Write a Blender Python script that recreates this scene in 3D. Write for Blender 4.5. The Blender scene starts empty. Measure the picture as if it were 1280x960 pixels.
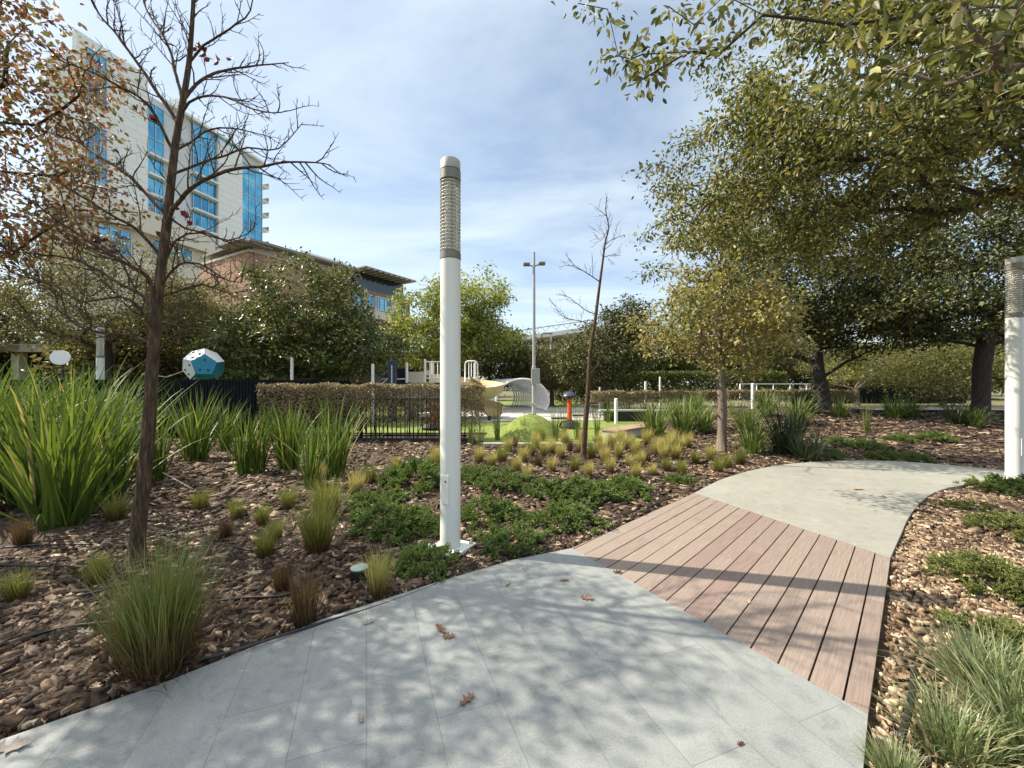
import bpy, bmesh, math, random
import numpy as np
from mathutils import Vector

random.seed(7)
RNG = np.random.default_rng(11)
R = math.radians
SC = bpy.context.scene
COL = SC.collection

# ------------------------------------------------------------------ camera, sky, sun, exposure
EYE = 1.5
FOC = 500.0
cam_data = bpy.data.cameras.new('camera')
cam = bpy.data.objects.new('camera', cam_data)
COL.objects.link(cam)
cam.location = (0, 0, EYE)
cam.rotation_euler = (R(90), 0, 0)
cam_data.sensor_width = 36
cam_data.lens = FOC / 1280 * 36
cam_data.clip_start = 0.05
cam_data.clip_end = 2000
SC.camera = cam
SC.render.resolution_x = 1024
SC.render.resolution_y = 768

SUN_TO = Vector((-0.972, 0.236, 0)).normalized()
SUN_EL = R(44)
SKY_STRENGTH = 0.092
SUN_STRENGTH = 4.8
EXPOSURE = 1.06

world = bpy.data.worlds.new('World')
SC.world = world
world.use_nodes = True
wn, wl = world.node_tree.nodes, world.node_tree.links
wn.clear()
w_out = wn.new('ShaderNodeOutputWorld')
w_bg = wn.new('ShaderNodeBackground')
w_sky = wn.new('ShaderNodeTexSky')
w_sky.sky_type = 'NISHITA'
w_sky.sun_disc = False
w_sky.sun_elevation = SUN_EL
w_sky.sun_rotation = math.atan2(SUN_TO.x, SUN_TO.y)
w_sky.altitude = 500
w_sky.air_density = 1.0
w_sky.dust_density = 1.0
w_sky.ozone_density = 1.0
w_co = wn.new('ShaderNodeTexCoord')
w_sep = wn.new('ShaderNodeSeparateXYZ')
w_max = wn.new('ShaderNodeMath'); w_max.operation = 'MAXIMUM'; w_max.inputs[1].default_value = 0.06
w_add = wn.new('ShaderNodeMath'); w_add.operation = 'ADD'; w_add.inputs[1].default_value = 0.12
w_div = wn.new('ShaderNodeVectorMath'); w_div.operation = 'DIVIDE'
w_cmb = wn.new('ShaderNodeCombineXYZ')
w_map = wn.new('ShaderNodeMapping')
w_map.inputs['Scale'].default_value = (0.75, 1.5, 0.2)
w_map.inputs['Rotation'].default_value = (0, 0, R(-25))
w_map.inputs['Location'].default_value = (3.3, 1.2, 0)
w_noi = wn.new('ShaderNodeTexNoise')
w_noi.inputs['Scale'].default_value = 1.3
w_noi.inputs['Detail'].default_value = 7
w_noi.inputs['Roughness'].default_value = 0.58
w_noi.inputs['Distortion'].default_value = 0.5
w_rmp = wn.new('ShaderNodeValToRGB')
w_rmp.color_ramp.elements[0].position = 0.30
w_rmp.color_ramp.elements[0].color = (0.22, 0.22, 0.22, 1)
w_rmp.color_ramp.elements[1].position = 0.78
w_rmp.color_ramp.elements[1].color = (0.85, 0.85, 0.85, 1)
w_mix = wn.new('ShaderNodeMix'); w_mix.data_type = 'RGBA'
wl.new(w_co.outputs['Generated'], w_sep.inputs[0])
wl.new(w_sep.outputs['Z'], w_max.inputs[0])
wl.new(w_max.outputs[0], w_add.inputs[0])
for k in range(3):
    wl.new(w_add.outputs[0], w_cmb.inputs[k])
wl.new(w_co.outputs['Generated'], w_div.inputs[0])
wl.new(w_cmb.outputs[0], w_div.inputs[1])
wl.new(w_div.outputs[0], w_map.inputs[0])
wl.new(w_map.outputs[0], w_noi.inputs['Vector'])
wl.new(w_noi.outputs['Fac'], w_rmp.inputs[0])
wl.new(w_rmp.outputs[0], w_mix.inputs['Factor'])
wl.new(w_sky.outputs[0], w_mix.inputs[6])
w_mix.inputs[7].default_value = (5.2, 5.95, 6.35, 1)        # thin high cloud
# bright overhead cap, mostly out of view, added as fill light for the shade
w_hi = wn.new('ShaderNodeMapRange'); w_hi.interpolation_type = 'SMOOTHSTEP'
w_hi.inputs[1].default_value = 0.66; w_hi.inputs[2].default_value = 0.92
w_hi.inputs[3].default_value = 0.0; w_hi.inputs[4].default_value = 1.0
w_top = wn.new('ShaderNodeMix'); w_top.data_type = 'RGBA'
wl.new(w_sep.outputs['Z'], w_hi.inputs[0])
wl.new(w_hi.outputs[0], w_top.inputs[0])
wl.new(w_mix.outputs[2], w_top.inputs[6])
w_top.inputs[7].default_value = (10.5, 10.6, 10.4, 1)
wl.new(w_top.outputs[2], w_bg.inputs[0])
w_bg.inputs[1].default_value = SKY_STRENGTH
wl.new(w_bg.outputs[0], w_out.inputs[0])

sun_data = bpy.data.lights.new('sun', 'SUN')
sun_data.energy = SUN_STRENGTH
sun_data.angle = R(0.5)
sun_data.color = (1.0, 0.90, 0.74)
sun = bpy.data.objects.new('sun', sun_data)
COL.objects.link(sun)
sun_vec = Vector((SUN_TO.x * math.cos(SUN_EL), SUN_TO.y * math.cos(SUN_EL), math.sin(SUN_EL)))
sun.rotation_euler = sun_vec.to_track_quat('Z', 'Y').to_euler()

SC.view_settings.view_transform = 'Standard'
SC.view_settings.look = 'None'
SC.view_settings.gamma = 1
SC.view_settings.use_curve_mapping = False
SC.view_settings.exposure = EXPOSURE


# ------------------------------------------------------------------ measuring helpers
def G(px, py, z=0.0):
    """The ground point (height z) that the photograph shows at a pixel."""
    d = (EYE - z) * FOC / (py - 480)
    return ((px - 640) * d / FOC, d)


def P(px, py, Y):
    return np.array([(px - 640) * Y / FOC, Y, EYE + (480 - py) * Y / FOC])


def sstep(t):
    t = np.clip(t, 0, 1)
    return t * t * (3 - 2 * t)


def bank(x, y):
    """Height of the raised bank at the back of the planting."""
    x = np.asarray(x, float); y = np.asarray(y, float)
    return 0.55 * sstep((y - 8.2) / 6) * sstep((x - 4.6) / 3.5)


def H(x, y):
    x = np.asarray(x, float); y = np.asarray(y, float)
    n = 0.012 * np.sin(1.7 * x + 0.6 * y) * np.sin(1.3 * y - 0.5 * x) + 0.008 * np.sin(4.1 * x + 2) * np.sin(3.7 * y)
    return -0.035 + n + bank(x, y)


# ------------------------------------------------------------------ object helpers
def thing(name, label, cat, loc=(0, 0, 0), rotz=0, group=None):
    o = bpy.data.objects.new(name, None)
    COL.objects.link(o)
    o.location = loc
    o.rotation_euler = (0, 0, rotz)
    o.empty_display_size = 0.2
    return tag(o, label, cat, group)


def tag(o, label, cat, group=None, kind=None):
    o['label'] = label
    o['category'] = cat
    if group:
        o['group'] = group
    if kind:
        o['kind'] = kind
    return o


def setting(o, kind='structure', label=None, cat=None):
    o['kind'] = kind
    if label:
        o['label'] = label
    if cat:
        o['category'] = cat
    return o


def mk(name, V, faces, mat, parent=None, smooth=False):
    """One mesh object from numpy arrays; faces is a list of (n,3) or (n,4) index arrays."""
    V = np.asarray(V, dtype=np.float32)
    faces = [np.asarray(f, dtype=np.int32) for f in faces if len(f)]
    me = bpy.data.meshes.new(name)
    me.vertices.add(len(V))
    me.vertices.foreach_set('co', V.ravel())
    loops = np.concatenate([f.ravel() for f in faces])
    tot = np.concatenate([np.full(len(f), f.shape[1], dtype=np.int32) for f in faces])
    start = np.concatenate([[0], np.cumsum(tot)[:-1]]).astype(np.int32)
    me.loops.add(len(loops))
    me.loops.foreach_set('vertex_index', loops)
    me.polygons.add(len(tot))
    me.polygons.foreach_set('loop_start', start)
    me.polygons.foreach_set('loop_total', tot)
    if smooth:
        me.polygons.foreach_set('use_smooth', np.ones(len(tot), dtype=bool))
    me.update(calc_edges=True)
    me.validate()
    if mat:
        me.materials.append(mat)
    o = bpy.data.objects.new(name, me)
    COL.objects.link(o)
    if parent:
        o.parent = parent
    return o


def from_bm(name, bm, mat, parent=None, smooth=False, bevel=0.0):
    me = bpy.data.meshes.new(name)
    bmesh.ops.recalc_face_normals(bm, faces=bm.faces)
    bm.to_mesh(me)
    bm.free()
    if smooth:
        me.polygons.foreach_set('use_smooth', np.ones(len(me.polygons), dtype=bool))
    me.materials.append(mat)
    o = bpy.data.objects.new(name, me)
    COL.objects.link(o)
    if parent:
        o.parent = parent
    if bevel:
        b = o.modifiers.new('bevel', 'BEVEL')
        b.width = bevel
        b.segments = 2
        b.limit_method = 'ANGLE'
    return o


def dup(root, loc=None, rotz=None, label=None, group=None):
    def cp(o, par):
        c = o.copy()
        COL.objects.link(c)
        c.parent = par
        for ch in list(o.children):
            cp(ch, c)
        return c
    r = cp(root, None)
    if loc is not None:
        r.location = loc
    if rotz is not None:
        r.rotation_euler = (0, 0, rotz)
    if label:
        r['label'] = label
    if group:
        r['group'] = group
    return r


def box(bm, lo, hi, rot=0, org=(0, 0, 0)):
    c, s = math.cos(rot), math.sin(rot)
    vs = []
    for z in (lo[2], hi[2]):
        for x, y in ((lo[0], lo[1]), (hi[0], lo[1]), (hi[0], hi[1]), (lo[0], hi[1])):
            vs.append(bm.verts.new((org[0] + c * x - s * y, org[1] + s * x + c * y, org[2] + z)))
    for f in ((0, 3, 2, 1), (4, 5, 6, 7), (0, 1, 5, 4), (1, 2, 6, 5), (2, 3, 7, 6), (3, 0, 4, 7)):
        bm.faces.new([vs[i] for i in f])


def boxes(name, items, mat, parent=None, bevel=0.0):
    bm = bmesh.new()
    for it in items:
        box(bm, *it)
    return from_bm(name, bm, mat, parent, bevel=bevel)


def lathe(name, prof, mat, parent=None, n=40, smooth=False):
    prof = np.asarray(prof, float)
    m = len(prof)
    a = np.linspace(0, 2 * math.pi, n, endpoint=False)
    V = np.stack([np.outer(prof[:, 0], np.cos(a)), np.outer(prof[:, 0], np.sin(a)), np.repeat(prof[:, 1][:, None], n, 1)], -1).reshape(-1, 3)
    i, j = np.meshgrid(np.arange(m - 1), np.arange(n), indexing='ij')
    k = (j + 1) % n
    F = np.stack([i * n + j, i * n + k, (i + 1) * n + k, (i + 1) * n + j], -1).reshape(-1, 4)
    o = mk(name, V, [F], mat, parent, smooth)
    if smooth:
        e = o.modifiers.new('edge_split', 'EDGE_SPLIT')
        e.split_angle = R(35)
    return o


def tubes(chains, caps=True):
    """chains: list of (points (n,3), radii (n,), sides). Returns V, [quads]."""
    VV, FF, off = [], [], 0
    for pts, rad, sides in chains:
        pts = np.asarray(pts, float)
        n = len(pts)
        if n < 2:
            continue
        rad = np.broadcast_to(np.asarray(rad, float), (n,))
        t = np.gradient(pts, axis=0)
        t /= np.linalg.norm(t, axis=1, keepdims=True) + 1e-9
        ref = np.array([0.31, 0.87, 0.13]) if abs(t[0][2]) > 0.6 else np.array([0.1, 0.2, 1.0])
        u = np.cross(t, ref)
        u /= np.linalg.norm(u, axis=1, keepdims=True) + 1e-9
        v = np.cross(t, u)
        a = np.linspace(0, 2 * math.pi, sides, endpoint=False)
        ring = pts[:, None, :] + rad[:, None, None] * (np.cos(a)[None, :, None] * u[:, None, :] + np.sin(a)[None, :, None] * v[:, None, :])
        VV.append(ring.reshape(-1, 3))
        i, j = np.meshgrid(np.arange(n - 1), np.arange(sides), indexing='ij')
        k = (j + 1) % sides
        FF.append(np.stack([i * sides + j, i * sides + k, (i + 1) * sides + k, (i + 1) * sides + j], -1).reshape(-1, 4) + off)
        if caps and sides >= 4:
            for b in (0, (n - 1) * sides):
                idx = np.arange(sides) + b
                for q in range(1, sides - 2, 2):
                    FF.append(np.array([[idx[0], idx[q], idx[q + 1], idx[q + 2]]]) + off)
        off += n * sides
    return np.concatenate(VV), [np.concatenate(FF)]


def tube_obj(name, chains, mat, parent=None, smooth=True):
    V, F = tubes(chains)
    return mk(name, V, F, mat, parent, smooth)


# ------------------------------------------------------------------ materials
def newmat(name):
    m = bpy.data.materials.new(name)
    m.use_nodes = True
    nt = m.node_tree
    return m, nt.nodes, nt.links, nt.nodes['Principled BSDF']


def ramp(nodes, cols, pos=None):
    r = nodes.new('ShaderNodeValToRGB')
    n = len(cols)
    pos = pos or [i / max(1, n - 1) for i in range(n)]
    e = r.color_ramp.elements
    while len(e) < n:
        e.new(0.5)
    for k in range(n):
        e[k].position = pos[k]
        e[k].color = (*cols[k], 1)
    return r


def noise_mat(name, cols, scale=5, rough=0.7, bump=0.0, detail=6, spec=0.4, metal=0.0, stretch=None, bump_dist=0.02, pos=None):
    m, N, L, B = newmat(name)
    co = N.new('ShaderNodeTexCoord')
    no = N.new('ShaderNodeTexNoise')
    no.inputs['Scale'].default_value = scale
    no.inputs['Detail'].default_value = detail
    no.inputs['Roughness'].default_value = 0.65
    src = co.outputs['Object']
    if stretch:
        mp = N.new('ShaderNodeMapping')
        mp.inputs['Scale'].default_value = stretch
        L.new(src, mp.inputs[0])
        src = mp.outputs[0]
    L.new(src, no.inputs['Vector'])
    r = ramp(N, cols, pos or [0.3 + 0.4 * i / max(1, len(cols) - 1) for i in range(len(cols))])
    L.new(no.outputs['Fac'], r.inputs[0])
    L.new(r.outputs[0], B.inputs['Base Color'])
    B.inputs['Roughness'].default_value = rough
    B.inputs['Specular IOR Level'].default_value = spec
    B.inputs['Metallic'].default_value = metal
    if bump:
        b = N.new('ShaderNodeBump')
        b.inputs['Strength'].default_value = bump
        b.inputs['Distance'].default_value = bump_dist
        L.new(no.outputs['Fac'], b.inputs['Height'])
        L.new(b.outputs[0], B.inputs['Normal'])
    return m


def leaf_mat(name, cols, trans=0.35, rough=0.45, spec=0.5, tint=(1.2, 1.2, 0.75), pos=None):
    m, N, L, B = newmat(name)
    g = N.new('ShaderNodeNewGeometry')
    r = ramp(N, cols, pos)
    L.new(g.outputs['Random Per Island'], r.inputs[0])
    L.new(r.outputs[0], B.inputs['Base Color'])
    B.inputs['Roughness'].default_value = rough
    B.inputs['Specular IOR Level'].default_value = spec
    t = N.new('ShaderNodeBsdfTranslucent')
    mul = N.new('ShaderNodeMix'); mul.data_type = 'RGBA'; mul.blend_type = 'MULTIPLY'
    mul.inputs[0].default_value = 1
    L.new(r.outputs[0], mul.inputs[6])
    mul.inputs[7].default_value = (*tint, 1)
    mul.clamp_result = False
    L.new(mul.outputs[2], t.inputs[0])
    mx = N.new('ShaderNodeMixShader')
    mx.inputs[0].default_value = trans
    L.new(B.outputs[0], mx.inputs[1])
    L.new(t.outputs[0], mx.inputs[2])
    L.new(mx.outputs[0], N['Material Output'].inputs[0])
    return m


def blade_mat(name, low, tips, height, trans=0.3, rough=0.5):
    """Grass blades: dry at the base, each blade with its own tip colour."""
    m, N, L, B = newmat(name)
    g = N.new('ShaderNodeNewGeometry')
    r = ramp(N, tips)
    L.new(g.outputs['Random Per Island'], r.inputs[0])
    co = N.new('ShaderNodeTexCoord')
    sp = N.new('ShaderNodeSeparateXYZ')
    L.new(co.outputs['Object'], sp.inputs[0])
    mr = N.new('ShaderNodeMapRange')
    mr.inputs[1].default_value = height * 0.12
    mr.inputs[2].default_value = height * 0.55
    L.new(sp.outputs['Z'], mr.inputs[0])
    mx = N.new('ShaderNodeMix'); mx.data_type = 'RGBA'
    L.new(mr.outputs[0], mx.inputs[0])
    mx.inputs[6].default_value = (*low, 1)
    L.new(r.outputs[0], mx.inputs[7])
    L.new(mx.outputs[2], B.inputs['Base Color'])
    B.inputs['Roughness'].default_value = rough
    t = N.new('ShaderNodeBsdfTranslucent')
    L.new(mx.outputs[2], t.inputs[0])
    ms = N.new('ShaderNodeMixShader')
    ms.inputs[0].default_value = trans
    L.new(B.outputs[0], ms.inputs[1])
    L.new(t.outputs[0], ms.inputs[2])
    L.new(ms.outputs[0], N['Material Output'].inputs[0])
    return m


def plain(name, col, rough=0.5, metal=0.0, spec=0.5, var=0.12, scale=6):
    lo = tuple(c * (1 - var) for c in col)
    hi = tuple(min(1, c * (1 + var)) for c in col)
    return noise_mat(name, [lo, hi], scale=scale, rough=rough, metal=metal, spec=spec)


def paving_mat(name, c0, c1, joint, rot, slab=(0.9, 0.3), mortar=0.0022, rough=0.55):
    m, N, L, B = newmat(name)
    co = N.new('ShaderNodeTexCoord')
    mp = N.new('ShaderNodeMapping')
    mp.inputs['Rotation'].default_value = (0, 0, rot)
    L.new(co.outputs['Object'], mp.inputs[0])
    br = N.new('ShaderNodeTexBrick')
    br.inputs['Scale'].default_value = 1
    br.inputs['Mortar Size'].default_value = mortar
    br.inputs['Mortar Smooth'].default_value = 0.3
    br.inputs['Brick Width'].default_value = slab[0]
    br.inputs['Row Height'].default_value = slab[1]
    br.inputs['Color1'].default_value = (0.0, 0.0, 0.0, 1)
    br.inputs['Color2'].default_value = (1, 1, 1, 1)
    br.inputs['Mortar'].default_value = (0.5, 0.5, 0.5, 1)
    br.offset = 0.37
    L.new(mp.outputs[0], br.inputs['Vector'])
    fine = N.new('ShaderNodeTexNoise'); fine.inputs['Scale'].default_value = 160; fine.inputs['Detail'].default_value = 3
    big = N.new('ShaderNodeTexNoise'); big.inputs['Scale'].default_value = 2.2; big.inputs['Detail'].default_value = 8
    big.inputs['Roughness'].default_value = 0.7
    for n in (fine, big):
        L.new(co.outputs['Object'], n.inputs['Vector'])
    r = ramp(N, [c0, c1], [0.3, 0.72])
    a1 = N.new('ShaderNodeMath'); a1.operation = 'MULTIPLY_ADD'; a1.inputs[1].default_value = 0.55
    a2 = N.new('ShaderNodeMath'); a2.operation = 'MULTIPLY_ADD'; a2.inputs[1].default_value = 0.42
    L.new(fine.outputs['Fac'], a1.inputs[0])
    L.new(big.outputs['Fac'], a2.inputs[0])
    sp = N.new('ShaderNodeMath'); sp.operation = 'MULTIPLY'; sp.inputs[1].default_value = 0.08
    L.new(br.outputs['Color'], sp.inputs[0])
    L.new(sp.outputs[0], a2.inputs[2])
    L.new(a2.outputs[0], a1.inputs[2])
    L.new(a1.outputs[0], r.inputs[0])
    mid = N.new('ShaderNodeTexNoise'); mid.inputs['Scale'].default_value = 9; mid.inputs['Detail'].default_value = 9
    mid.inputs['Roughness'].default_value = 0.75; mid.inputs['Distortion'].default_value = 0.8
    L.new(co.outputs['Object'], mid.inputs['Vector'])
    rs = ramp(N, [(0.72, 0.72, 0.71), (1.0, 1.0, 1.0), (1.10, 1.10, 1.08)], [0.30, 0.48, 0.72])
    L.new(mid.outputs['Fac'], rs.inputs[0])
    st = N.new('ShaderNodeMix'); st.data_type = 'RGBA'; st.blend_type = 'MULTIPLY'; st.inputs[0].default_value = 1
    L.new(r.outputs[0], st.inputs[6]); L.new(rs.outputs[0], st.inputs[7])
    mx = N.new('ShaderNodeMix'); mx.data_type = 'RGBA'
    L.new(br.outputs['Fac'], mx.inputs[0])
    L.new(st.outputs[2], mx.inputs[6])
    mx.inputs[7].default_value = (*joint, 1)
    L.new(mx.outputs[2], B.inputs['Base Color'])
    B.inputs['Roughness'].default_value = rough
    B.inputs['Specular IOR Level'].default_value = 0.35
    bm_ = N.new('ShaderNodeBump'); bm_.inputs['Strength'].default_value = 0.25; bm_.inputs['Distance'].default_value = 0.004
    L.new(fine.outputs['Fac'], bm_.inputs['Height'])
    L.new(bm_.outputs[0], B.inputs['Normal'])
    return m


def island_mat(name, cols, pos=None, rough=0.8, noise_scale=30, bump=0.5, stretch=None, amount=0.5, rot=0):
    m, N, L, B = newmat(name)
    g = N.new('ShaderNodeNewGeometry')
    r = ramp(N, cols, pos)
    L.new(g.outputs['Random Per Island'], r.inputs[0])
    co = N.new('ShaderNodeTexCoord')
    no = N.new('ShaderNodeTexNoise'); no.inputs['Scale'].default_value = noise_scale; no.inputs['Detail'].default_value = 6
    src = co.outputs['Object']
    if stretch:
        mp0 = N.new('ShaderNodeMapping'); mp0.inputs['Rotation'].default_value = (0, 0, rot)
        mp = N.new('ShaderNodeMapping'); mp.inputs['Scale'].default_value = stretch
        L.new(src, mp0.inputs[0]); L.new(mp0.outputs[0], mp.inputs[0]); src = mp.outputs[0]
    L.new(src, no.inputs['Vector'])
    rr = ramp(N, [(1 - amount,) * 3, (1 + amount * 0.6,) * 3], [0.3, 0.7])
    L.new(no.outputs['Fac'], rr.inputs[0])
    mx = N.new('ShaderNodeMix'); mx.data_type = 'RGBA'; mx.blend_type = 'MULTIPLY'; mx.inputs[0].default_value = 1
    L.new(r.outputs[0], mx.inputs[6]); L.new(rr.outputs[0], mx.inputs[7])
    L.new(mx.outputs[2], B.inputs['Base Color'])
    B.inputs['Roughness'].default_value = rough
    B.inputs['Specular IOR Level'].default_value = 0.25
    if bump:
        b = N.new('ShaderNodeBump'); b.inputs['Strength'].default_value = bump; b.inputs['Distance'].default_value = 0.006
        L.new(no.outputs['Fac'], b.inputs['Height']); L.new(b.outputs[0], B.inputs['Normal'])
    return m


def brick_mat(name, c1, c2, mortar, scale=1.0):
    m, N, L, B = newmat(name)
    co = N.new('ShaderNodeTexCoord')
    br = N.new('ShaderNodeTexBrick')
    br.inputs['Scale'].default_value = scale
    br.inputs['Brick Width'].default_value = 0.4
    br.inputs['Row Height'].default_value = 0.13
    br.inputs['Mortar Size'].default_value = 0.012
    br.inputs['Color1'].default_value = (*c1, 1)
    br.inputs['Color2'].default_value = (*c2, 1)
    br.inputs['Mortar'].default_value = (*mortar, 1)
    sep = N.new('ShaderNodeSeparateXYZ'); cmb = N.new('ShaderNodeCombineXYZ'); ad = N.new('ShaderNodeMath')
    L.new(co.outputs['Object'], sep.inputs[0])
    L.new(sep.outputs['X'], ad.inputs[0]); L.new(sep.outputs['Y'], ad.inputs[1])
    L.new(ad.outputs[0], cmb.inputs[0]); L.new(sep.outputs['Z'], cmb.inputs[1])
    L.new(cmb.outputs[0], br.inputs['Vector'])
    L.new(br.outputs['Color'], B.inputs['Base Color'])
    B.inputs['Roughness'].default_value = 0.85
    return m


def bark_mat(name, c0, c1):
    return noise_mat(name, [c0, c1], scale=9, rough=0.9, bump=1.0, stretch=(3.5, 3.5, 0.55), bump_dist=0.02, detail=8)


M = {}
M['bark_young'] = noise_mat('bark_young', [(0.02, 0.012, 0.007), (0.075, 0.047, 0.028), (0.20, 0.135, 0.085)], scale=16, rough=0.95, bump=1.0, stretch=(3.0, 3.0, 0.45), bump_dist=0.035, detail=8)
M['bark_pale'] = bark_mat('bark_pale', (0.10, 0.075, 0.055), (0.26, 0.21, 0.17))
M['bark_dark'] = bark_mat('bark_dark', (0.018, 0.014, 0.011), (0.075, 0.06, 0.05))
M['leaf_rust'] = leaf_mat('leaf_rust', [(0.12, 0.058, 0.032), (0.21, 0.10, 0.058), (0.28, 0.165, 0.09), (0.19, 0.16, 0.06), (0.13, 0.145, 0.05)], tint=(1.2, 1.1, 0.85), trans=0.36, rough=0.5, spec=0.25)
M['leaf_olive'] = leaf_mat('leaf_olive', [(0.06, 0.065, 0.025), (0.125, 0.125, 0.05), (0.20, 0.18, 0.085), (0.17, 0.115, 0.065)], trans=0.32, rough=0.5, spec=0.25)
M['leaf_magnolia'] = leaf_mat('leaf_magnolia', [(0.018, 0.032, 0.009), (0.055, 0.078, 0.019), (0.15, 0.17, 0.045), (0.26, 0.24, 0.09)], trans=0.18, rough=0.42, spec=0.4)
M['leaf_fresh'] = leaf_mat('leaf_fresh', [(0.08, 0.105, 0.022), (0.19, 0.225, 0.05), (0.31, 0.34, 0.09), (0.40, 0.40, 0.14)], trans=0.38, rough=0.5, spec=0.25)
M['leaf_dark'] = leaf_mat('leaf_dark', [(0.02, 0.03, 0.009), (0.055, 0.068, 0.02), (0.14, 0.145, 0.05), (0.26, 0.24, 0.10)], trans=0.2, rough=0.45, spec=0.35, pos=[0, 0.5, 0.85, 1])
M['leaf_yellow'] = leaf_mat('leaf_yellow', [(0.13, 0.13, 0.04), (0.27, 0.25, 0.085), (0.46, 0.41, 0.18), (0.28, 0.21, 0.085), (0.17, 0.18, 0.055)], trans=0.36, spec=0.3, rough=0.5)
M['leaf_overhang'] = leaf_mat('leaf_overhang', [(0.04, 0.052, 0.014), (0.10, 0.112, 0.028), (0.22, 0.215, 0.065), (0.36, 0.33, 0.14), (0.19, 0.125, 0.05)], trans=0.3, rough=0.45, spec=0.3, pos=[0, 0.42, 0.78, 0.93, 1])
M['leaf_far'] = leaf_mat('leaf_far', [(0.04, 0.055, 0.015), (0.10, 0.12, 0.035), (0.18, 0.185, 0.06)], trans=0.3, rough=0.5, spec=0.25)
M['leaf_willow'] = leaf_mat('leaf_willow', [(0.07, 0.08, 0.022), (0.14, 0.135, 0.042), (0.11, 0.125, 0.035), (0.22, 0.20, 0.08)], trans=0.35, rough=0.5, spec=0.25)
M['leaf_hedge'] = leaf_mat('leaf_hedge', [(0.10, 0.10, 0.045), (0.22, 0.175, 0.10), (0.29, 0.19, 0.12), (0.36, 0.33, 0.19)], trans=0.2)
M['leaf_juniper'] = leaf_mat('leaf_juniper', [(0.045, 0.085, 0.02), (0.12, 0.19, 0.05), (0.22, 0.29, 0.09), (0.31, 0.37, 0.15)], trans=0.25, rough=0.6, spec=0.25)
M['leaf_juniper_pale'] = leaf_mat('leaf_juniper_pale', [(0.117, 0.150, 0.046), (0.195, 0.227, 0.065), (0.273, 0.293, 0.111)], trans=0.25, rough=0.6)
M['flax'] = leaf_mat('flax', [(0.034, 0.068, 0.013), (0.09, 0.14, 0.024), (0.17, 0.225, 0.045), (0.31, 0.32, 0.09), (0.40, 0.31, 0.15)], trans=0.3, rough=0.5, spec=0.3, pos=[0, 0.42, 0.86, 0.95, 1])
M['strap'] = leaf_mat('strap', [(0.06, 0.10, 0.024), (0.13, 0.18, 0.045), (0.22, 0.26, 0.085)], trans=0.3, rough=0.5, spec=0.3)
M['strap_dark'] = leaf_mat('strap_dark', [(0.012, 0.024, 0.01), (0.03, 0.045, 0.018), (0.06, 0.08, 0.03)], trans=0.15, rough=0.4)
M['liriope'] = leaf_mat('liriope', [(0.07, 0.11, 0.045), (0.14, 0.19, 0.075), (0.24, 0.27, 0.13), (0.33, 0.30, 0.18)], trans=0.3, rough=0.4)
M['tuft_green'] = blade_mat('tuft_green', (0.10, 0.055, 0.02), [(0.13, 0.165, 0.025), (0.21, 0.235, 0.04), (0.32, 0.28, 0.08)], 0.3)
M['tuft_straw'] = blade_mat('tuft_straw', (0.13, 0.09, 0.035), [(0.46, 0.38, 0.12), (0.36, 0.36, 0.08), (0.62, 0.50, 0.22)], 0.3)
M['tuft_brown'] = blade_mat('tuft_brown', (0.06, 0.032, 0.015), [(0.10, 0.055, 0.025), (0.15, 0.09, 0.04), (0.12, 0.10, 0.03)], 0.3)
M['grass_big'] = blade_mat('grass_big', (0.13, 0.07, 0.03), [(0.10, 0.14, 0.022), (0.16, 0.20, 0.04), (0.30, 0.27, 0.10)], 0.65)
M['mulch'] = noise_mat('mulch', [(0.022, 0.014, 0.009), (0.06, 0.038, 0.024), (0.17, 0.115, 0.07)], scale=14, rough=0.95, bump=1.0, bump_dist=0.03, detail=10)
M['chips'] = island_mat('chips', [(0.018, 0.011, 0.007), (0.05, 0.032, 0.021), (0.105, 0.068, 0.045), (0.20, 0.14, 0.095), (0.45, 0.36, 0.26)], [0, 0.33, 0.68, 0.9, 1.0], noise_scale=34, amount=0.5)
M['chips_pale'] = island_mat('chips_pale', [(0.05, 0.03, 0.019), (0.13, 0.085, 0.052), (0.24, 0.168, 0.107), (0.36, 0.27, 0.18), (0.55, 0.45, 0.32)], [0, 0.25, 0.6, 0.85, 1.0], noise_scale=34, amount=0.45)  # same bark made paler: the right bed's sunlight is put into the colour
M['litter'] = leaf_mat('litter', [(0.22, 0.14, 0.08), (0.38, 0.28, 0.19), (0.5, 0.41, 0.31)], trans=0.15, rough=0.8, tint=(1, 1, 1))
M['dead_leaf'] = leaf_mat('dead_leaf', [(0.14, 0.06, 0.035), (0.2, 0.10, 0.06)], trans=0.12, rough=0.7, tint=(1, 1, 1))
M['grey_leaf'] = leaf_mat('grey_leaf', [(0.2, 0.17, 0.15), (0.3, 0.26, 0.23)], trans=0.1, rough=0.8, tint=(1, 1, 1))
M['red_leaf'] = leaf_mat('red_leaf', [(0.12, 0.02, 0.015), (0.07, 0.025, 0.02)], trans=0.3, tint=(1.3, 1, 1))
M['granite'] = paving_mat('granite', (0.125, 0.139, 0.143), (0.285, 0.298, 0.292), (0.14, 0.152, 0.154), R(70))
M['pale_paving'] = paving_mat('pale_paving', (0.21, 0.21, 0.185), (0.335, 0.33, 0.29), (0.25, 0.248, 0.22), R(70), slab=(1.4, 0.35), mortar=0.0015)
M['board'] = island_mat('board', [(0.21, 0.165, 0.142), (0.24, 0.19, 0.163), (0.25, 0.205, 0.172), (0.21, 0.152, 0.135)], noise_scale=3.0, amount=0.2, bump=0.35, stretch=(1.5, 34, 10), rot=R(-45), rough=0.7)
M['shadow_gap'] = plain('shadow_gap', (0.02, 0.017, 0.015), 0.9)
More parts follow.
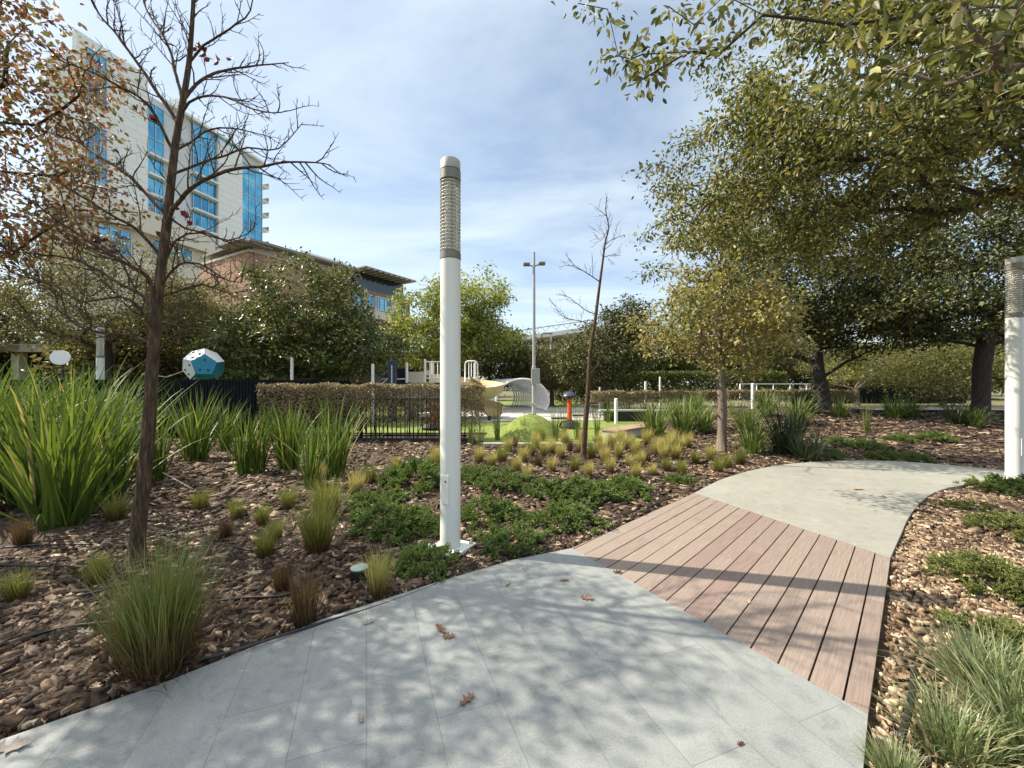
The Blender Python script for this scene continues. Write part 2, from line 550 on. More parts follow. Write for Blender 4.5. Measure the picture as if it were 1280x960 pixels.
M['ground'] = noise_mat('ground', [(0.06, 0.07, 0.025), (0.12, 0.115, 0.05), (0.16, 0.13, 0.08)], scale=0.6, rough=0.95)
M['lawn'] = noise_mat('lawn', [(0.055, 0.09, 0.012), (0.11, 0.16, 0.025), (0.17, 0.21, 0.045), (0.20, 0.20, 0.07)], scale=7, rough=0.95, bump=0.8, detail=12)
M['concrete'] = noise_mat('concrete', [(0.34, 0.33, 0.30), (0.46, 0.45, 0.41)], scale=5, rough=0.8)
M['white_paint'] = noise_mat('white_paint', [(0.60, 0.61, 0.57), (0.68, 0.69, 0.65)], scale=2, rough=0.42, stretch=(1, 1, 0.3))
M['grey_cap'] = plain('grey_cap', (0.30, 0.30, 0.27), 0.5)
M['dark_ring'] = plain('dark_ring', (0.16, 0.155, 0.13), 0.5)
M['steel'] = plain('steel', (0.45, 0.45, 0.45), 0.35, 0.8)
M['pole_grey'] = plain('pole_grey', (0.34, 0.35, 0.34), 0.5)
M['fence'] = plain('fence', (0.007, 0.008, 0.012), 0.8, spec=0.15)
M['navy'] = plain('navy', (0.012, 0.02, 0.06), 0.4)
M['white'] = plain('white', (0.75, 0.76, 0.75), 0.5, var=0.04)
M['teal'] = plain('teal', (0.015, 0.22, 0.36), 0.4)
M['pale_panel'] = plain('pale_panel', (0.58, 0.62, 0.62), 0.5)
M['tan'] = plain('tan', (0.52, 0.40, 0.22), 0.45)
M['orange'] = plain('orange', (0.62, 0.10, 0.02), 0.4)
M['black'] = plain('black', (0.012, 0.012, 0.013), 0.5)
M['lid'] = plain('lid', (0.30, 0.40, 0.33), 0.6)
M['cream_wall'] = noise_mat('cream_wall', [(0.55, 0.50, 0.41), (0.62, 0.57, 0.48)], scale=0.4, rough=0.8)
M['white_wall'] = brick_mat('white_wall', (0.68, 0.68, 0.655), (0.71, 0.71, 0.685), (0.62, 0.62, 0.59), 0.105)
M['grey_wall'] = noise_mat('grey_wall', [(0.50, 0.51, 0.52), (0.56, 0.57, 0.58)], scale=0.3, rough=0.8)
M['pav_wall'] = noise_mat('pav_wall', [(0.22, 0.20, 0.14), (0.30, 0.27, 0.20)], scale=1.5, rough=0.85)  # cream wall darkened, its shade put into the colour
M['brick'] = brick_mat('brick', (0.28, 0.13, 0.085), (0.34, 0.18, 0.12), (0.33, 0.27, 0.22))
M['brick_dark'] = brick_mat('brick_dark', (0.12, 0.06, 0.045), (0.16, 0.08, 0.055), (0.15, 0.12, 0.10))
M['roof_metal'] = plain('roof_metal', (0.20, 0.18, 0.16), 0.5)
M['roof_slat'] = plain('roof_slat', (0.42, 0.39, 0.34), 0.6)
M['glass'] = noise_mat('glass', [(0.04, 0.20, 0.34), (0.10, 0.38, 0.56), (0.22, 0.58, 0.74)], scale=0.22, rough=0.06, metal=0.75, spec=0.8, detail=3)  # mottled blue tones stand in for uneven window reflections
M['glass_teal'] = noise_mat('glass_teal', [(0.05, 0.16, 0.22), (0.09, 0.25, 0.32)], scale=0.25, rough=0.08, metal=0.7)
M['dark_glass'] = plain('dark_glass', (0.02, 0.024, 0.028), 0.1, spec=0.8)
M['wood_top'] = noise_mat('wood_top', [(0.22, 0.14, 0.10), (0.34, 0.24, 0.18)], scale=8, rough=0.7)
M['hose'] = plain('hose', (0.016, 0.015, 0.014), 0.55)
M['stick'] = plain('stick', (0.35, 0.31, 0.26), 0.8)
m_, N_, L_, B_ = newmat('lens_acrylic')
B_.inputs['Base Color'].default_value = (0.62, 0.60, 0.52, 1)
B_.inputs['Roughness'].default_value = 0.22
B_.inputs['Transmission Weight'].default_value = 0.55
B_.inputs['IOR'].default_value = 1.25
_co = N_.new('ShaderNodeTexCoord'); _nz = N_.new('ShaderNodeTexNoise'); _nz.inputs['Scale'].default_value = 12
_rp = ramp(N_, [(0.68, 0.66, 0.58), (0.76, 0.74, 0.66)], [0.3, 0.7])
L_.new(_co.outputs['Object'], _nz.inputs['Vector']); L_.new(_nz.outputs['Fac'], _rp.inputs[0]); L_.new(_rp.outputs[0], B_.inputs['Base Color'])
M['lens'] = m_


# ------------------------------------------------------------------ the ground
def in_poly(x, y, poly):
    x = np.asarray(x); y = np.asarray(y)
    ins = np.zeros(x.shape, bool)
    n = len(poly)
    for i in range(n):
        x0, y0 = poly[i]; x1, y1 = poly[(i + 1) % n]
        c = ((y0 > y) != (y1 > y)) & (x < (x1 - x0) * (y - y0) / (y1 - y0 + 1e-12) + x0)
        ins ^= c
    return ins


def slab(name, poly, z0, z1, mat, parent=None):
    bm = bmesh.new()
    top = [bm.verts.new((x, y, z1)) for x, y in poly]
    bot = [bm.verts.new((x, y, z0)) for x, y in poly]
    f = bm.faces.new(top)
    n = len(poly)
    for i in range(n):
        bm.faces.new((top[i], top[(i + 1) % n], bot[(i + 1) % n], bot[i]))
    bmesh.ops.triangulate(bm, faces=[f])
    return from_bm(name, bm, mat, parent)


def sheet(name, x0, x1, y0, y1, step, hfun, mat):
    xs = np.arange(x0, x1 + step * .5, step); ys = np.arange(y0, y1 + step * .5, step)
    X, Y = np.meshgrid(xs, ys, indexing='ij')
    V = np.stack([X, Y, hfun(X, Y)], -1).reshape(-1, 3)
    n, m = len(xs), len(ys)
    i, j = np.meshgrid(np.arange(n - 1), np.arange(m - 1), indexing='ij')
    F = np.stack([i * m + j, (i + 1) * m + j, (i + 1) * m + j + 1, i * m + j + 1], -1).reshape(-1, 4)
    return mk(name, V, [F], mat, None, True)


setting(sheet('ground', -240, 240, -60, 420, 3.0, lambda x, y: bank(x, y) - 0.12, M['ground']))
setting(sheet('mulch_bed', -18, 25, -5, 17, 0.125, H, M['mulch']))

D1, D2, D3, D4 = G(715, 685), G(868, 616), G(1113, 697), G(1085, 893)   # corners of the timber deck
NEAR = [G(0, 925), G(200, 855), G(400, 775), G(545, 728), G(640, 700), D1, D4, (1.36, 1.55), (0.6, 0.7), (-1.2, -1.2), (-4, -4.2), (-9, -4.2), (-6.6, -1.2), (-4, 0.75)]
FAR = [D2, G(905, 598), G(950, 585.5), G(1000, 578.5), G(1080, 575.5), G(1160, 579), G(1252, 588), G(1330, 596), (14, 5.6), (14, 3.8), (10, 5.1), G(1252, 604.5), G(1200, 607), G(1165, 617), G(1140, 640), G(1125, 670), D3]


def smooth_poly(poly, lo, hi):
    """Round the run poly[lo:hi+1] of an outline (Catmull-Rom)."""
    p = [np.array(q, float) for q in poly]
    out = [tuple(q) for q in p[:lo]]
    for i in range(lo, hi):
        a, b, c, d = p[max(lo, i - 1)], p[i], p[i + 1], p[min(hi, i + 2)]
        for t in np.linspace(0, 1, 6)[:-1]:
            out.append(tuple(0.5 * (2 * b + (c - a) * t + (2 * a - 5 * b + 4 * c - d) * t * t + (3 * b - a - 3 * c + d) * t ** 3)))
    return out + [tuple(q) for q in p[hi:]]


FAR_S = smooth_poly(smooth_poly(FAR, 10, 16), 0, 7)
NEAR_S = NEAR
setting(slab('stone_path', NEAR_S, -0.10, 0.0, M['granite']))
setting(slab('pale_path', FAR_S, -0.10, 0.0, M['pale_paving']))
DECK = [D1, D2, D3, D4]
setting(slab('deck_underlay', DECK, -0.16, -0.09, M['shadow_gap']))


def clip(poly, n, d, keep_less):
    out = []
    for i in range(len(poly)):
        a, b = np.array(poly[i]), np.array(poly[(i + 1) % len(poly)])
        da, db = a @ n - d, b @ n - d
        if keep_less:
            da, db = -da, -db
        if da >= 0:
            out.append(a)
        if da * db < 0:
            out.append(a + (b - a) * da / (da - db))
    return out


bm = bmesh.new()
nrm = np.array([1, -1]) / math.sqrt(2)
for k in range(-30, 10):
    w = 0.139
    lo, hi = -0.231 + k * w + 0.0048, -0.231 + (k + 1) * w - 0.0048
    q = clip(clip([np.array(p) for p in DECK], nrm, lo, False), nrm, hi, True) if True else None
    if len(q) < 3:
        continue
    # each row is two boards, butted at its own place
    u = np.array([1, 1]) / math.sqrt(2)
    s = [p @ u for p in q]
    cuts = [min(s) - 1, min(s) + (max(s) - min(s)) * random.choice((0.3, 0.42, 0.55, 0.66)), max(s) + 1] if random.random() < 0.45 else [min(s) - 1, max(s) + 1]
    for c0, c1 in zip(cuts, cuts[1:]):
        r = clip(clip(q, u, c0 + 0.0012, False), u, c1 - 0.0012, True)
        if len(r) < 3:
            continue
        zt = random.uniform(-0.0015, 0.0015)
        top = [bm.verts.new((p[0], p[1], zt)) for p in r]
        bot = [bm.verts.new((p[0], p[1], -0.035)) for p in r]
        bm.faces.new(top)
        for i in range(len(r)):
            bm.faces.new((top[i], top[(i + 1) % len(r)], bot[(i + 1) % len(r)], bot[i]))
deck = from_bm('boardwalk', bm, M['board'])
setting(deck)

LAWN = [(-9, 12.2), (-0.75, 12.2), (-0.75, 10.02), (3.0, 10.02), (3.6, 10.6), (3.0, 11.6), (5.2, 14.4), (9, 17), (9, 34), (-20, 34), (-20, 13.5)]
setting(slab('lawn', LAWN, -0.1, 0.02, M['lawn']))
# the turf mound
n_a, n_r = 48, 12
V = [(0, 0, 0.60)]
for i in range(1, n_r + 1):
    t = i / n_r
    for a in np.linspace(0, 2 * math.pi, n_a, endpoint=False):
        V.append((1.02 * t * math.cos(a), 1.05 * t * math.sin(a), 0.60 * math.cos(t * math.pi / 2) ** 1.1 if t < 1 else -0.03))
F4 = [(1 + (i - 1) * n_a + j, 1 + (i - 1) * n_a + (j + 1) % n_a, 1 + i * n_a + (j + 1) % n_a, 1 + i * n_a + j) for i in range(1, n_r) for j in range(n_a)]
F3 = [(0, 1 + j, 1 + (j + 1) % n_a) for j in range(n_a)]
mound = setting(mk('turf_mound', V, [np.array(F3), np.array(F4)], M['lawn'], None, True))
mound.location = (0.55, 11.6, 0.03)
setting(boxes('kerb', [((-0.8, 9.88, -0.1), (3.05, 10.01, 0.035))], M['concrete'], bevel=0.008))
pp = sheet('back_path', 12.6, 17.5, 13.9, 14.9, 0.25, lambda x, y: bank(x, y) + 0.05, M['concrete'])
setting(pp)
setting(slab('playground_paving', [(-1.5, 15.6), (4.5, 16.6), (5, 26), (-6, 26)], 0.0, 0.028, M['concrete']))

# bark chips over the beds
def chips(n_try, area, size, keep, seed):
    rg = np.random.default_rng(seed)
    x = rg.uniform(area[0], area[1], n_try); y = rg.uniform(area[2], area[3], n_try)
    ok = keep(x, y) & ~in_poly(x, y, LAWN)
    mg = min(0.075, size * 0.75)
    for dx, dy in ((0, 0), (mg, 0), (-mg, 0), (0, mg), (0, -mg), (.7 * mg, .7 * mg), (-.7 * mg, .7 * mg), (.7 * mg, -.7 * mg), (-.7 * mg, -.7 * mg)):
        ok &= ~(in_poly(x + dx, y + dy, NEAR_S) | in_poly(x + dx, y + dy, FAR_S) | in_poly(x + dx, y + dy, DECK))
    bare = np.sin(1.9 * x + 1.1 * y + 0.7) * np.sin(1.4 * y - 1.2 * x + 2.1) + 0.5 * np.sin(3.7 * x + 1) * np.sin(4.3 * y)
    ok &= (bare < 0.62) | (rg.random(n_try) < 0.25)
    x, y = x[ok], y[ok]
    n = len(x)
    L = np.minimum(size * rg.lognormal(0, 0.5, n), size * 2.0); W = L * rg.uniform(0.15, 0.48, n); T = rg.uniform(0.004, 0.012, n)
    ang = rg.uniform(0, 2 * math.pi, n)
    a = np.array([0, 0.9, 2.2, math.pi, 4.0, 5.3])[None, :] + rg.uniform(-0.25, 0.25, (n, 6))
    rr = rg.uniform(0.75, 1.1, (n, 6))
    lx = L[:, None] / 2 * np.cos(a) * rr; ly = W[:, None] / 2 * np.sin(a) * rr
    tx, ty = rg.normal(0, 0.17, n), rg.normal(0, 0.28, n)
    z = lx * tx[:, None] + ly * ty[:, None]
    bx = np.cos(ang)[:, None] * lx - np.sin(ang)[:, None] * ly
    by = np.sin(ang)[:, None] * lx + np.cos(ang)[:, None] * ly
    h = H(x, y) + rg.uniform(0.004, 0.028, n) 
    top = np.stack([x[:, None] + bx, y[:, None] + by, h[:, None] + z + T[:, None] + rg.normal(0, .002, (n, 6))], -1)
    bot = np.stack([x[:, None] + bx * 1.04, y[:, None] + by * 1.04, h[:, None] + z - 0.006], -1)
    V = np.concatenate([top, bot], 1).reshape(-1, 3)
    base = (np.arange(n) * 12)[:, None]
    q = [base + np.array([[0, 1, 2, 3]]), base + np.array([[0, 3, 4, 5]])]
    for i in range(6):
        k = (i + 1) % 6
        q.append(base + np.array([[i, i + 6, k + 6, k]]))
    return V, np.concatenate(q)


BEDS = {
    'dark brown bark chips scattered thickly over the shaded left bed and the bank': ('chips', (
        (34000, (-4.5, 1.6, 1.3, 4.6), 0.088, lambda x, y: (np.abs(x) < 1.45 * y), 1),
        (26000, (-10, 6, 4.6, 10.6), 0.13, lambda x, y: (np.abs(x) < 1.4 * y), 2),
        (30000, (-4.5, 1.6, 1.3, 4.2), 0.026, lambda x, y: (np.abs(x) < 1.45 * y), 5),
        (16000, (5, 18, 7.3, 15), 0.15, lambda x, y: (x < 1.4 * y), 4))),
    'tan bark chips coloured as sunlit on the right bed beside the deck': ('chips_pale', (
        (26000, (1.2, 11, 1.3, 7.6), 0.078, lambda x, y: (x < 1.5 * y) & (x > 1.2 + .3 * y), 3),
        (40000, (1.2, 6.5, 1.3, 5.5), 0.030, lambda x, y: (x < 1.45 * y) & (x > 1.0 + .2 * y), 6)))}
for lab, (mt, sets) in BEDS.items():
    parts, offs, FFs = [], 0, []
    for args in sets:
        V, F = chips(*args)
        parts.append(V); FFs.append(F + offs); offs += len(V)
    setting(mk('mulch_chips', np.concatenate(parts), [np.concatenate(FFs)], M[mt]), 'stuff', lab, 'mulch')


# oak leaves -------------------------------------------------------------
def oak_leaf(seed):
    rg = random.Random(seed)
    half = [(0.0, 0.012), (0.10, 0.05), (0.2, 0.24), (0.28, 0.10), (0.40, 0.09), (0.5, 0.33), (0.58, 0.13), (0.68, 0.11), (0.78, 0.25), (0.84, 0.10), (1.0, 0.0)]
    half = [(a, b * rg.uniform(0.8, 1.15)) for a, b in half]
    cu, tw = rg.uniform(0.3, 1.1), rg.uniform(-0.4, 0.4)
    V, n = [], len(half)
    for a, b in half:
        zc = cu * (a - 0.5) ** 2 * 0.8
        V += [(a - 0.5, b, zc + b * (0.5 + tw)), (a - 0.5, 0, zc), (a - 0.5, -b, zc + b * (0.5 - tw))]
    F = []
    for i in range(n - 1):
        k = 3 * i
        F += [(k, k + 1, k + 4, k + 3), (k + 1, k + 2, k + 5, k + 4)]
    V += [(-0.5, 0.012, cu * .2), (-0.72, 0.006, cu * .1), (-0.72, -0.006, cu * .1), (-0.5, -0.012, cu * .2)]
    F.append((3 * n, 3 * n + 1, 3 * n + 2, 3 * n + 3))
    V = np.array(V)
    V[:, 2] -= V[:, 2].min()
    return V, np.array(F)


LEAFS = [oak_leaf(s) for s in range(5)]
VV, FF, off = [], [], 0
for i in range(420):
    for _ in range(30):
        x, y = (random.uniform(-5, 1.6), random.uniform(1.5, 7)) if i % 2 else (random.uniform(1.5, 8), random.uniform(1.4, 9))
        if abs(x) < 1.4 * y and not (in_poly(x, y, NEAR_S) or in_poly(x, y, FAR_S) or in_poly(x, y, DECK)):
            break
    else:
        continue
    lv, lf = LEAFS[i % 5]
    s, a, t = random.uniform(0.05, 0.10), random.uniform(0, 6.28), random.uniform(-.3, .3)
    v = lv * s
    v = np.stack([v[:, 0] * math.cos(a) - v[:, 1] * math.sin(a), v[:, 0] * math.sin(a) + v[:, 1] * math.cos(a), v[:, 2] + t * v[:, 0]], 1)
    VV.append(v + np.array([x, y, float(H(x, y)) + 0.035])); FF.append(lf + off); off += len(v)
setting(mk('leaf_litter', np.concatenate(VV), [np.concatenate(FF)], M['litter']), 'stuff', 'pale dry oak leaves strewn over the bark mulch', 'leaf litter')

for px, py, s, a, mt, lab in (
        (460, 779, 0.07, 0.6, 'grey_leaf', 'small grey curled oak leaf on the paving beside the mulch edge'),
        (551, 788, 0.105, 2.2, 'dead_leaf', 'larger brown leaf of the overlapping pair on the grey paving'),
        (561, 797, 0.075, 0.3, 'dead_leaf', 'smaller brown leaf of the overlapping pair on the grey paving'),
        (634, 730, 0.075, 1.4, 'grey_leaf', 'pale grey leaf on the paving in front of the white lamp column'),
        (705, 726, 0.065, 0.2, 'dead_leaf', 'small tan leaf on the paving close to the deck corner'),
        (733, 749, 0.085, 2.9, 'dead_leaf', 'reddish brown leaf on the paving just short of the deck boards'),
        (584, 876, 0.085, 0.9, 'dead_leaf', 'lone reddish brown oak leaf in the middle of the grey paving'),
        (451, 899, 0.055, 2.0, 'grey_leaf', 'tiny grey leaf on the paving by the bottom picture edge, left of centre'),
        (926, 931, 0.035, 0.4, 'red_leaf', 'tiny dark red leaf on the paving below the deck'),
        (772, 716, 0.07, 0.2, 'red_leaf', 'small red leaf lying on the deck in the column shadow'),
        (936, 753, 0.05, 1.1, 'litter', 'small pale leaf on the deck boards'),
        (14, 937, 0.11, 0.3, 'grey_leaf', 'large grey curled leaf on the paving at the bottom left corner'),
        (1072, 612, 0.16, 0.3, 'litter', 'dry tan leaf on the pale far path'),
        (1105, 622, 0.10, 0.9, 'dead_leaf', 'dark speck of a leaf on the pale far path near its inner curve')):
    lv, lf = LEAFS[random.randrange(5)]
    x, y = G(px, py)
    o = mk('fallen_leaf', lv * s * 1.15, [lf], M[mt])
    o.location = (x, y, 0.002)
    o.rotation_euler = (0, 0, a)
    tag(o, lab, 'leaf', 'fallen leaves on the path')


# ------------------------------------------------------------------ foliage builders
def unit(v):
    return v / (np.linalg.norm(v, axis=-1, keepdims=True) + 1e-9)


def leaf_geo(Pp, D, Nn, L, W, oval=False):
    n = len(Pp)
    D = unit(D)
    S = unit(np.cross(D, Nn))
    Nn = np.cross(S, D)
    L = np.broadcast_to(L, (n,))[:, None]; W = np.broadcast_to(W, (n,))[:, None]
    if not oval:
        V = np.stack([Pp, Pp + D * L * .45 + S * W * .5 + Nn * W * .18, Pp + D * L - Nn * L * .08, Pp + D * L * .45 - S * W * .5 + Nn * W * .18], 1).reshape(-1, 3)
        b = (np.arange(n) * 4)[:, None]
        return V, [np.concatenate([b + np.array([[0, 1, 2]]), b + np.array([[0, 2, 3]])])]
    up = Nn * W * .16
    V = np.stack([Pp, Pp + D * L * .33, Pp + D * L * .68 - Nn * L * .03, Pp + D * L - Nn * L * .1,
                  Pp + D * L * .3 + S * W * .47 + up, Pp + D * L * .68 + S * W * .4 + up * .7,
                  Pp + D * L * .3 - S * W * .47 + up, Pp + D * L * .68 - S * W * .4 + up * .7], 1).reshape(-1, 3)
    b = (np.arange(n) * 8)[:, None]
    T3 = np.concatenate([b + np.array([[q]]).reshape(1, 3) for q in ((0, 1, 4), (0, 6, 1), (2, 3, 5), (2, 7, 3))])
    T4 = np.concatenate([b + np.array([[q]]).reshape(1, 4) for q in ((1, 2, 5, 4), (1, 6, 7, 2))])
    return V, [T3, T4]


def rand_dirs(n, rg, up=0.0):
    d = rg.normal(size=(n, 3))
    d[:, 2] += up
    return unit(d)


def grow(trunk, targets, step=0.35, sag=0.0, penal=0.35, first=2):
    """Join every target to the nearest part of the growing skeleton. Returns pos, parent, target node ids."""
    pos = [np.array(p, float) for p in trunk]
    par = [-1] + list(range(len(trunk) - 1))
    top = np.array(trunk[-1], float)
    base = np.array(trunk[first] if len(trunk) > first else trunk[-1], float)
    lead = [0.0] * len(trunk)
    for i in range(1, len(trunk)):
        lead[i] = lead[i - 1] + float(np.linalg.norm(pos[i] - pos[i - 1]))
    order = np.argsort([np.linalg.norm(np.array(t) - base) for t in targets])
    ids = [0] * len(targets)
    A = np.zeros((len(targets) * 14 + 400, 3)); Ld = np.zeros(len(A))
    n = len(pos)
    A[:n] = pos; Ld[:n] = lead
    ok_from = first
    for ti in order:
        t = np.array(targets[ti], float)
        d = np.linalg.norm(A[ok_from:n] - t, axis=1)
        k = int(np.argmin(d + penal * Ld[ok_from:n])) + ok_from
        dist = d[k - ok_from]
        m = max(1, int(math.ceil(dist / step)))
        prev = k
        for j in range(1, m + 1):
            f = j / m
            p = A[k] * (1 - f) + t * f
            p = p + np.array([0, 0, sag * dist * math.sin(math.pi * f)])
            if j < m:
                p = p + RNG.normal(0, 0.05 * min(step, dist), 3)
            if n >= len(A):
                A = np.concatenate([A, np.zeros_like(A)]); Ld = np.concatenate([Ld, np.zeros_like(Ld)])
            A[n] = p
            Ld[n] = Ld[prev] + float(np.linalg.norm(p - A[prev]))
            par.append(prev)
            prev = n
            n += 1
        ids[ti] = prev
    return A[:n].copy(), np.array(par), ids


def skeleton_chains(pos, par, r_tip, r_base, power=2.3, thin=0.0):
    n = len(pos)
    acc = np.zeros(n)
    kids = [[] for _ in range(n)]
    for i in range(1, n):
        kids[par[i]].append(i)
    for i in range(n - 1, -1, -1):
        if not kids[i]:
            acc[i] = r_tip ** power
        else:
            acc[i] = sum(acc[k] for k in kids[i])
    # children always follow their parents, so one backward pass is enough
    rad = acc ** (1 / power)
    sc = r_base / rad[0]
    g = math.log(r_base / r_tip) / math.log(max(1.01, rad[0] / r_tip))
    rad = r_tip * (rad / r_tip) ** g
    chains = []
    done = set()
    stack = [(0, None)]
    while stack:
        start, frm = stack.pop()
        ch = [start] if frm is None else [frm, start]
        cur = start
        while kids[cur]:
            ks = sorted(kids[cur], key=lambda k: -acc[k])
            for k in ks[1:]:
                stack.append((k, cur))
            cur = ks[0]
            ch.append(cur)
        r = rad[ch].copy()
        if frm is not None:
            r[0] = r[1] * 1.05
        if len(ch) >= 2 and r[1:].max() > thin:
            mx = r.max()
            chains.append((pos[ch], r, 10 if mx > 0.08 else (6 if mx > 0.02 else (4 if mx > 0.008 else 3))))
    return chains


def shell_points(ells, n, rg, shell=0.45, low_cut=None, gap=True):
    """Clump centres spread through a union of ellipsoids, denser towards the surface."""
    vol = np.array([e[1][0] * e[1][1] * e[1][2] for e in ells]) ** 0.8
    pick = rg.choice(len(ells), n, p=vol / vol.sum())
    c = np.array([e[0] for e in ells])[pick]; r = np.array([e[1] for e in ells])[pick]
    d = rand_dirs(n, rg)
    t = (shell ** 3 + (1 - shell ** 3) * rg.random(n)) ** (1 / 3)
    t *= 1 + rg.normal(0, 0.07, n)
    p = c + d * r * t[:, None]
    k = 4.2 / float(np.mean([min(e[1]) for e in ells]))
    k = min(k, 4.5)
    f = rg.uniform(0, 6, 3)
    g = np.sin(k * p[:, 0] + f[0]) * np.sin(k * p[:, 1] * 0.9 + f[1]) + np.sin(k * 1.2 * p[:, 2] + f[2]) * np.sin(k * 0.8 * (p[:, 0] + p[:, 1]))
    if gap:
        p = p[(g > -0.55) | (rg.random(len(p)) < 0.2)]
    if low_cut is not None:
        p = p[p[:, 2] > low_cut + 0.35 * np.sin(1.7 * p[:, 0] + 1.0) + 0.25 * np.sin(2.9 * p[:, 1] + p[:, 0])]
    return p


def tree(name, label, trunk, ells, bark, leaf, n_clump, per, leaf_len, spread, r_base, group='trees in the park', r_tip=0.006,
         seed=1, ratio=0.5, oval=False, shell=0.45, up=0.5, step=0.4, low_cut=None, thin=0.0, droop=0.0, penal=0.35, first=2, extra=None, cat='tree', gap=True):
    rg = np.random.default_rng(seed)
    base = np.array(trunk[0], float)
    root = thing(name, label, cat, tuple(base), 0, group)
    T = shell_points(ells, n_clump, rg, shell, low_cut, gap)
    if extra is not None:
        T = np.concatenate([T, np.array(extra)])
    pos, par, ids = grow(trunk, T, step=step, penal=penal, first=first, sag=0.06)
    ch = skeleton_chains(pos - base, par, r_tip, r_base, thin=thin)
    # flare of the root collar
    c0 = ch[0]
    rr = c0[1].copy(); rr[0] *= 1.25
    ch[0] = (c0[0], rr, c0[2])
    tube_obj('trunk', ch, M[bark], root)
    ids = np.array(ids)
    C = pos[ids]
    Pd = unit(C - pos[par[ids]])
    n = len(C) * per
    ci = np.repeat(np.arange(len(C)), per)
    keep = rg.random(len(C)) 
    wgt = np.where(keep < 0.15, 0.5, 1.0)
    nx = 0 if extra is None else len(extra)
    thin_sp = np.ones(len(C))
    if nx:
        wgt[-nx:] = 0.30; thin_sp[-nx:] = 0.6
    wgt = wgt[ci]
    sel = rg.random(n) < wgt
    ci = ci[sel]; n = len(ci)
    off = rg.normal(0, 1, (n, 3)) * np.array([spread, spread, spread * 0.55])
    off *= thin_sp[ci][:, None]
    back = rg.random(n)[:, None] * Pd[ci] * spread * 1.6
    Pp = C[ci] + off - back - base
    D = unit(unit(off) * 0.7 + rand_dirs(n, rg) * 0.7 + np.array([0, 0, -droop]))
    Nn = rand_dirs(n, rg, up * 2.6)
    L = leaf_len * rg.uniform(0.65, 1.25, n)
    V, F = leaf_geo(Pp, D, Nn, L, L * ratio, oval)
    mk('crown', V, F, M[leaf], root)
    return root


def lean(px_list, Y, dY=0.0):
    """A limb whose joints are read off the photograph, standing at depth Y and running dY further back."""
    n = len(px_list)
    return [P(a, b, Y + dY * i / max(1, n - 1)) for i, (a, b) in enumerate(px_list)]


def resample(pts, step):
    pts = np.array(pts, float)
    # Catmull-Rom
    out = []
    n = len(pts)
    for i in range(n - 1):
        a, b, c, d = pts[max(0, i - 1)], pts[i], pts[i + 1], pts[min(n - 1, i + 2)]
        m = max(2, int(np.linalg.norm(c - b) / step))
        for t in np.linspace(0, 1, m, endpoint=False):
            out.append(0.5 * (2 * b + (c - a) * t + (2 * a - 5 * b + 4 * c - d) * t * t + (3 * b - a - 3 * c + d) * t ** 3))
    out.append(pts[-1])
    return np.array(out)


def twigs(limb, rad, rg, chains, length=0.4, gap=0.13, level=0, start=0.15, up=0.35):
    seg = np.linalg.norm(np.diff(limb, axis=0), axis=1)
    s = np.concatenate([[0], np.cumsum(seg)])
    total = s[-1]
    q = total * start + rg.random() * gap
    side = 1
    while q < total:
        i = min(len(limb) - 2, int(np.searchsorted(s, q)) - 1)
        i = max(0, i)
        f = (q - s[i]) / max(seg[i], 1e-6)
        p = limb[i] * (1 - f) + limb[i + 1] * f
        t = unit(limb[i + 1] - limb[i])
        r = rand_dirs(1, rg)[0]
        w = unit(np.cross(t, r)) * side
        side = -side
        ln = length * rg.uniform(0.35, 1.1) * (1.0 - 0.45 * q / total)
        d = unit(t * rg.uniform(0.5, 1.0) + w * rg.uniform(0.7, 1.1) + np.array([0, 0, up]))
        m = 5
        pts = [p]
        for _ in range(m):
            d = unit(d + rg.normal(0, 0.16, 3) + np.array([0, 0, 0.05]))
            pts.append(pts[-1] + d * ln / m)
        pts = np.array(pts)
        r0 = min(rad * 0.55, 0.004 + ln * 0.009) if level == 0 else 0.0032
        chains.append((pts, np.linspace(r0, 0.0016, m + 1), 4 if level == 0 else 3))
        if level < 1 and ln > 0.12:
            twigs(pts, r0, rg, chains, length=ln * 0.5, gap=max(0.055, gap * 0.6), level=level + 1, start=0.2, up=up)
        q += gap * rg.uniform(0.6, 1.5)


# ------------------------------------------------------------------ buildings
class Facade:
    """A vertical wall plane: p0 on the ground, u along the wall, n towards the viewer's side."""
    def __init__(s, p0, u):
        s.p0 = np.array(p0, float)
        s.u = unit(np.array(u, float))
        s.n = np.array([s.u[1], -s.u[0]])
        s.rot = math.atan2(s.u[1], s.u[0])

    def at(s, px):
        """distance along the wall, and depth, where the photograph's column px meets it"""
        k = (px - 640) / FOC
        # p0 + t u : x = k y
        t = (k * s.p0[1] - s.p0[0]) / (s.u[0] - k * s.u[1])
        return t, s.p0[1] + t * s.u[1]

    def z(s, px, py):
        return EYE + (480 - py) / FOC * s.at(px)[1]

    def box(s, bm, s0, s1, z0, z1, out0, out1):
        """block between s0..s1 along the wall, standing out0..out1 in front of it"""
        box(bm, (s0, -out1, z0), (s1, -out0, z1), s.rot, (s.p0[0], s.p0[1], 0))

    def obj(s, name, items, mat, parent):
        bm = bmesh.new()
        for it in items:
            s.box(bm, *it)
        return from_bm(name, bm, mat, parent)


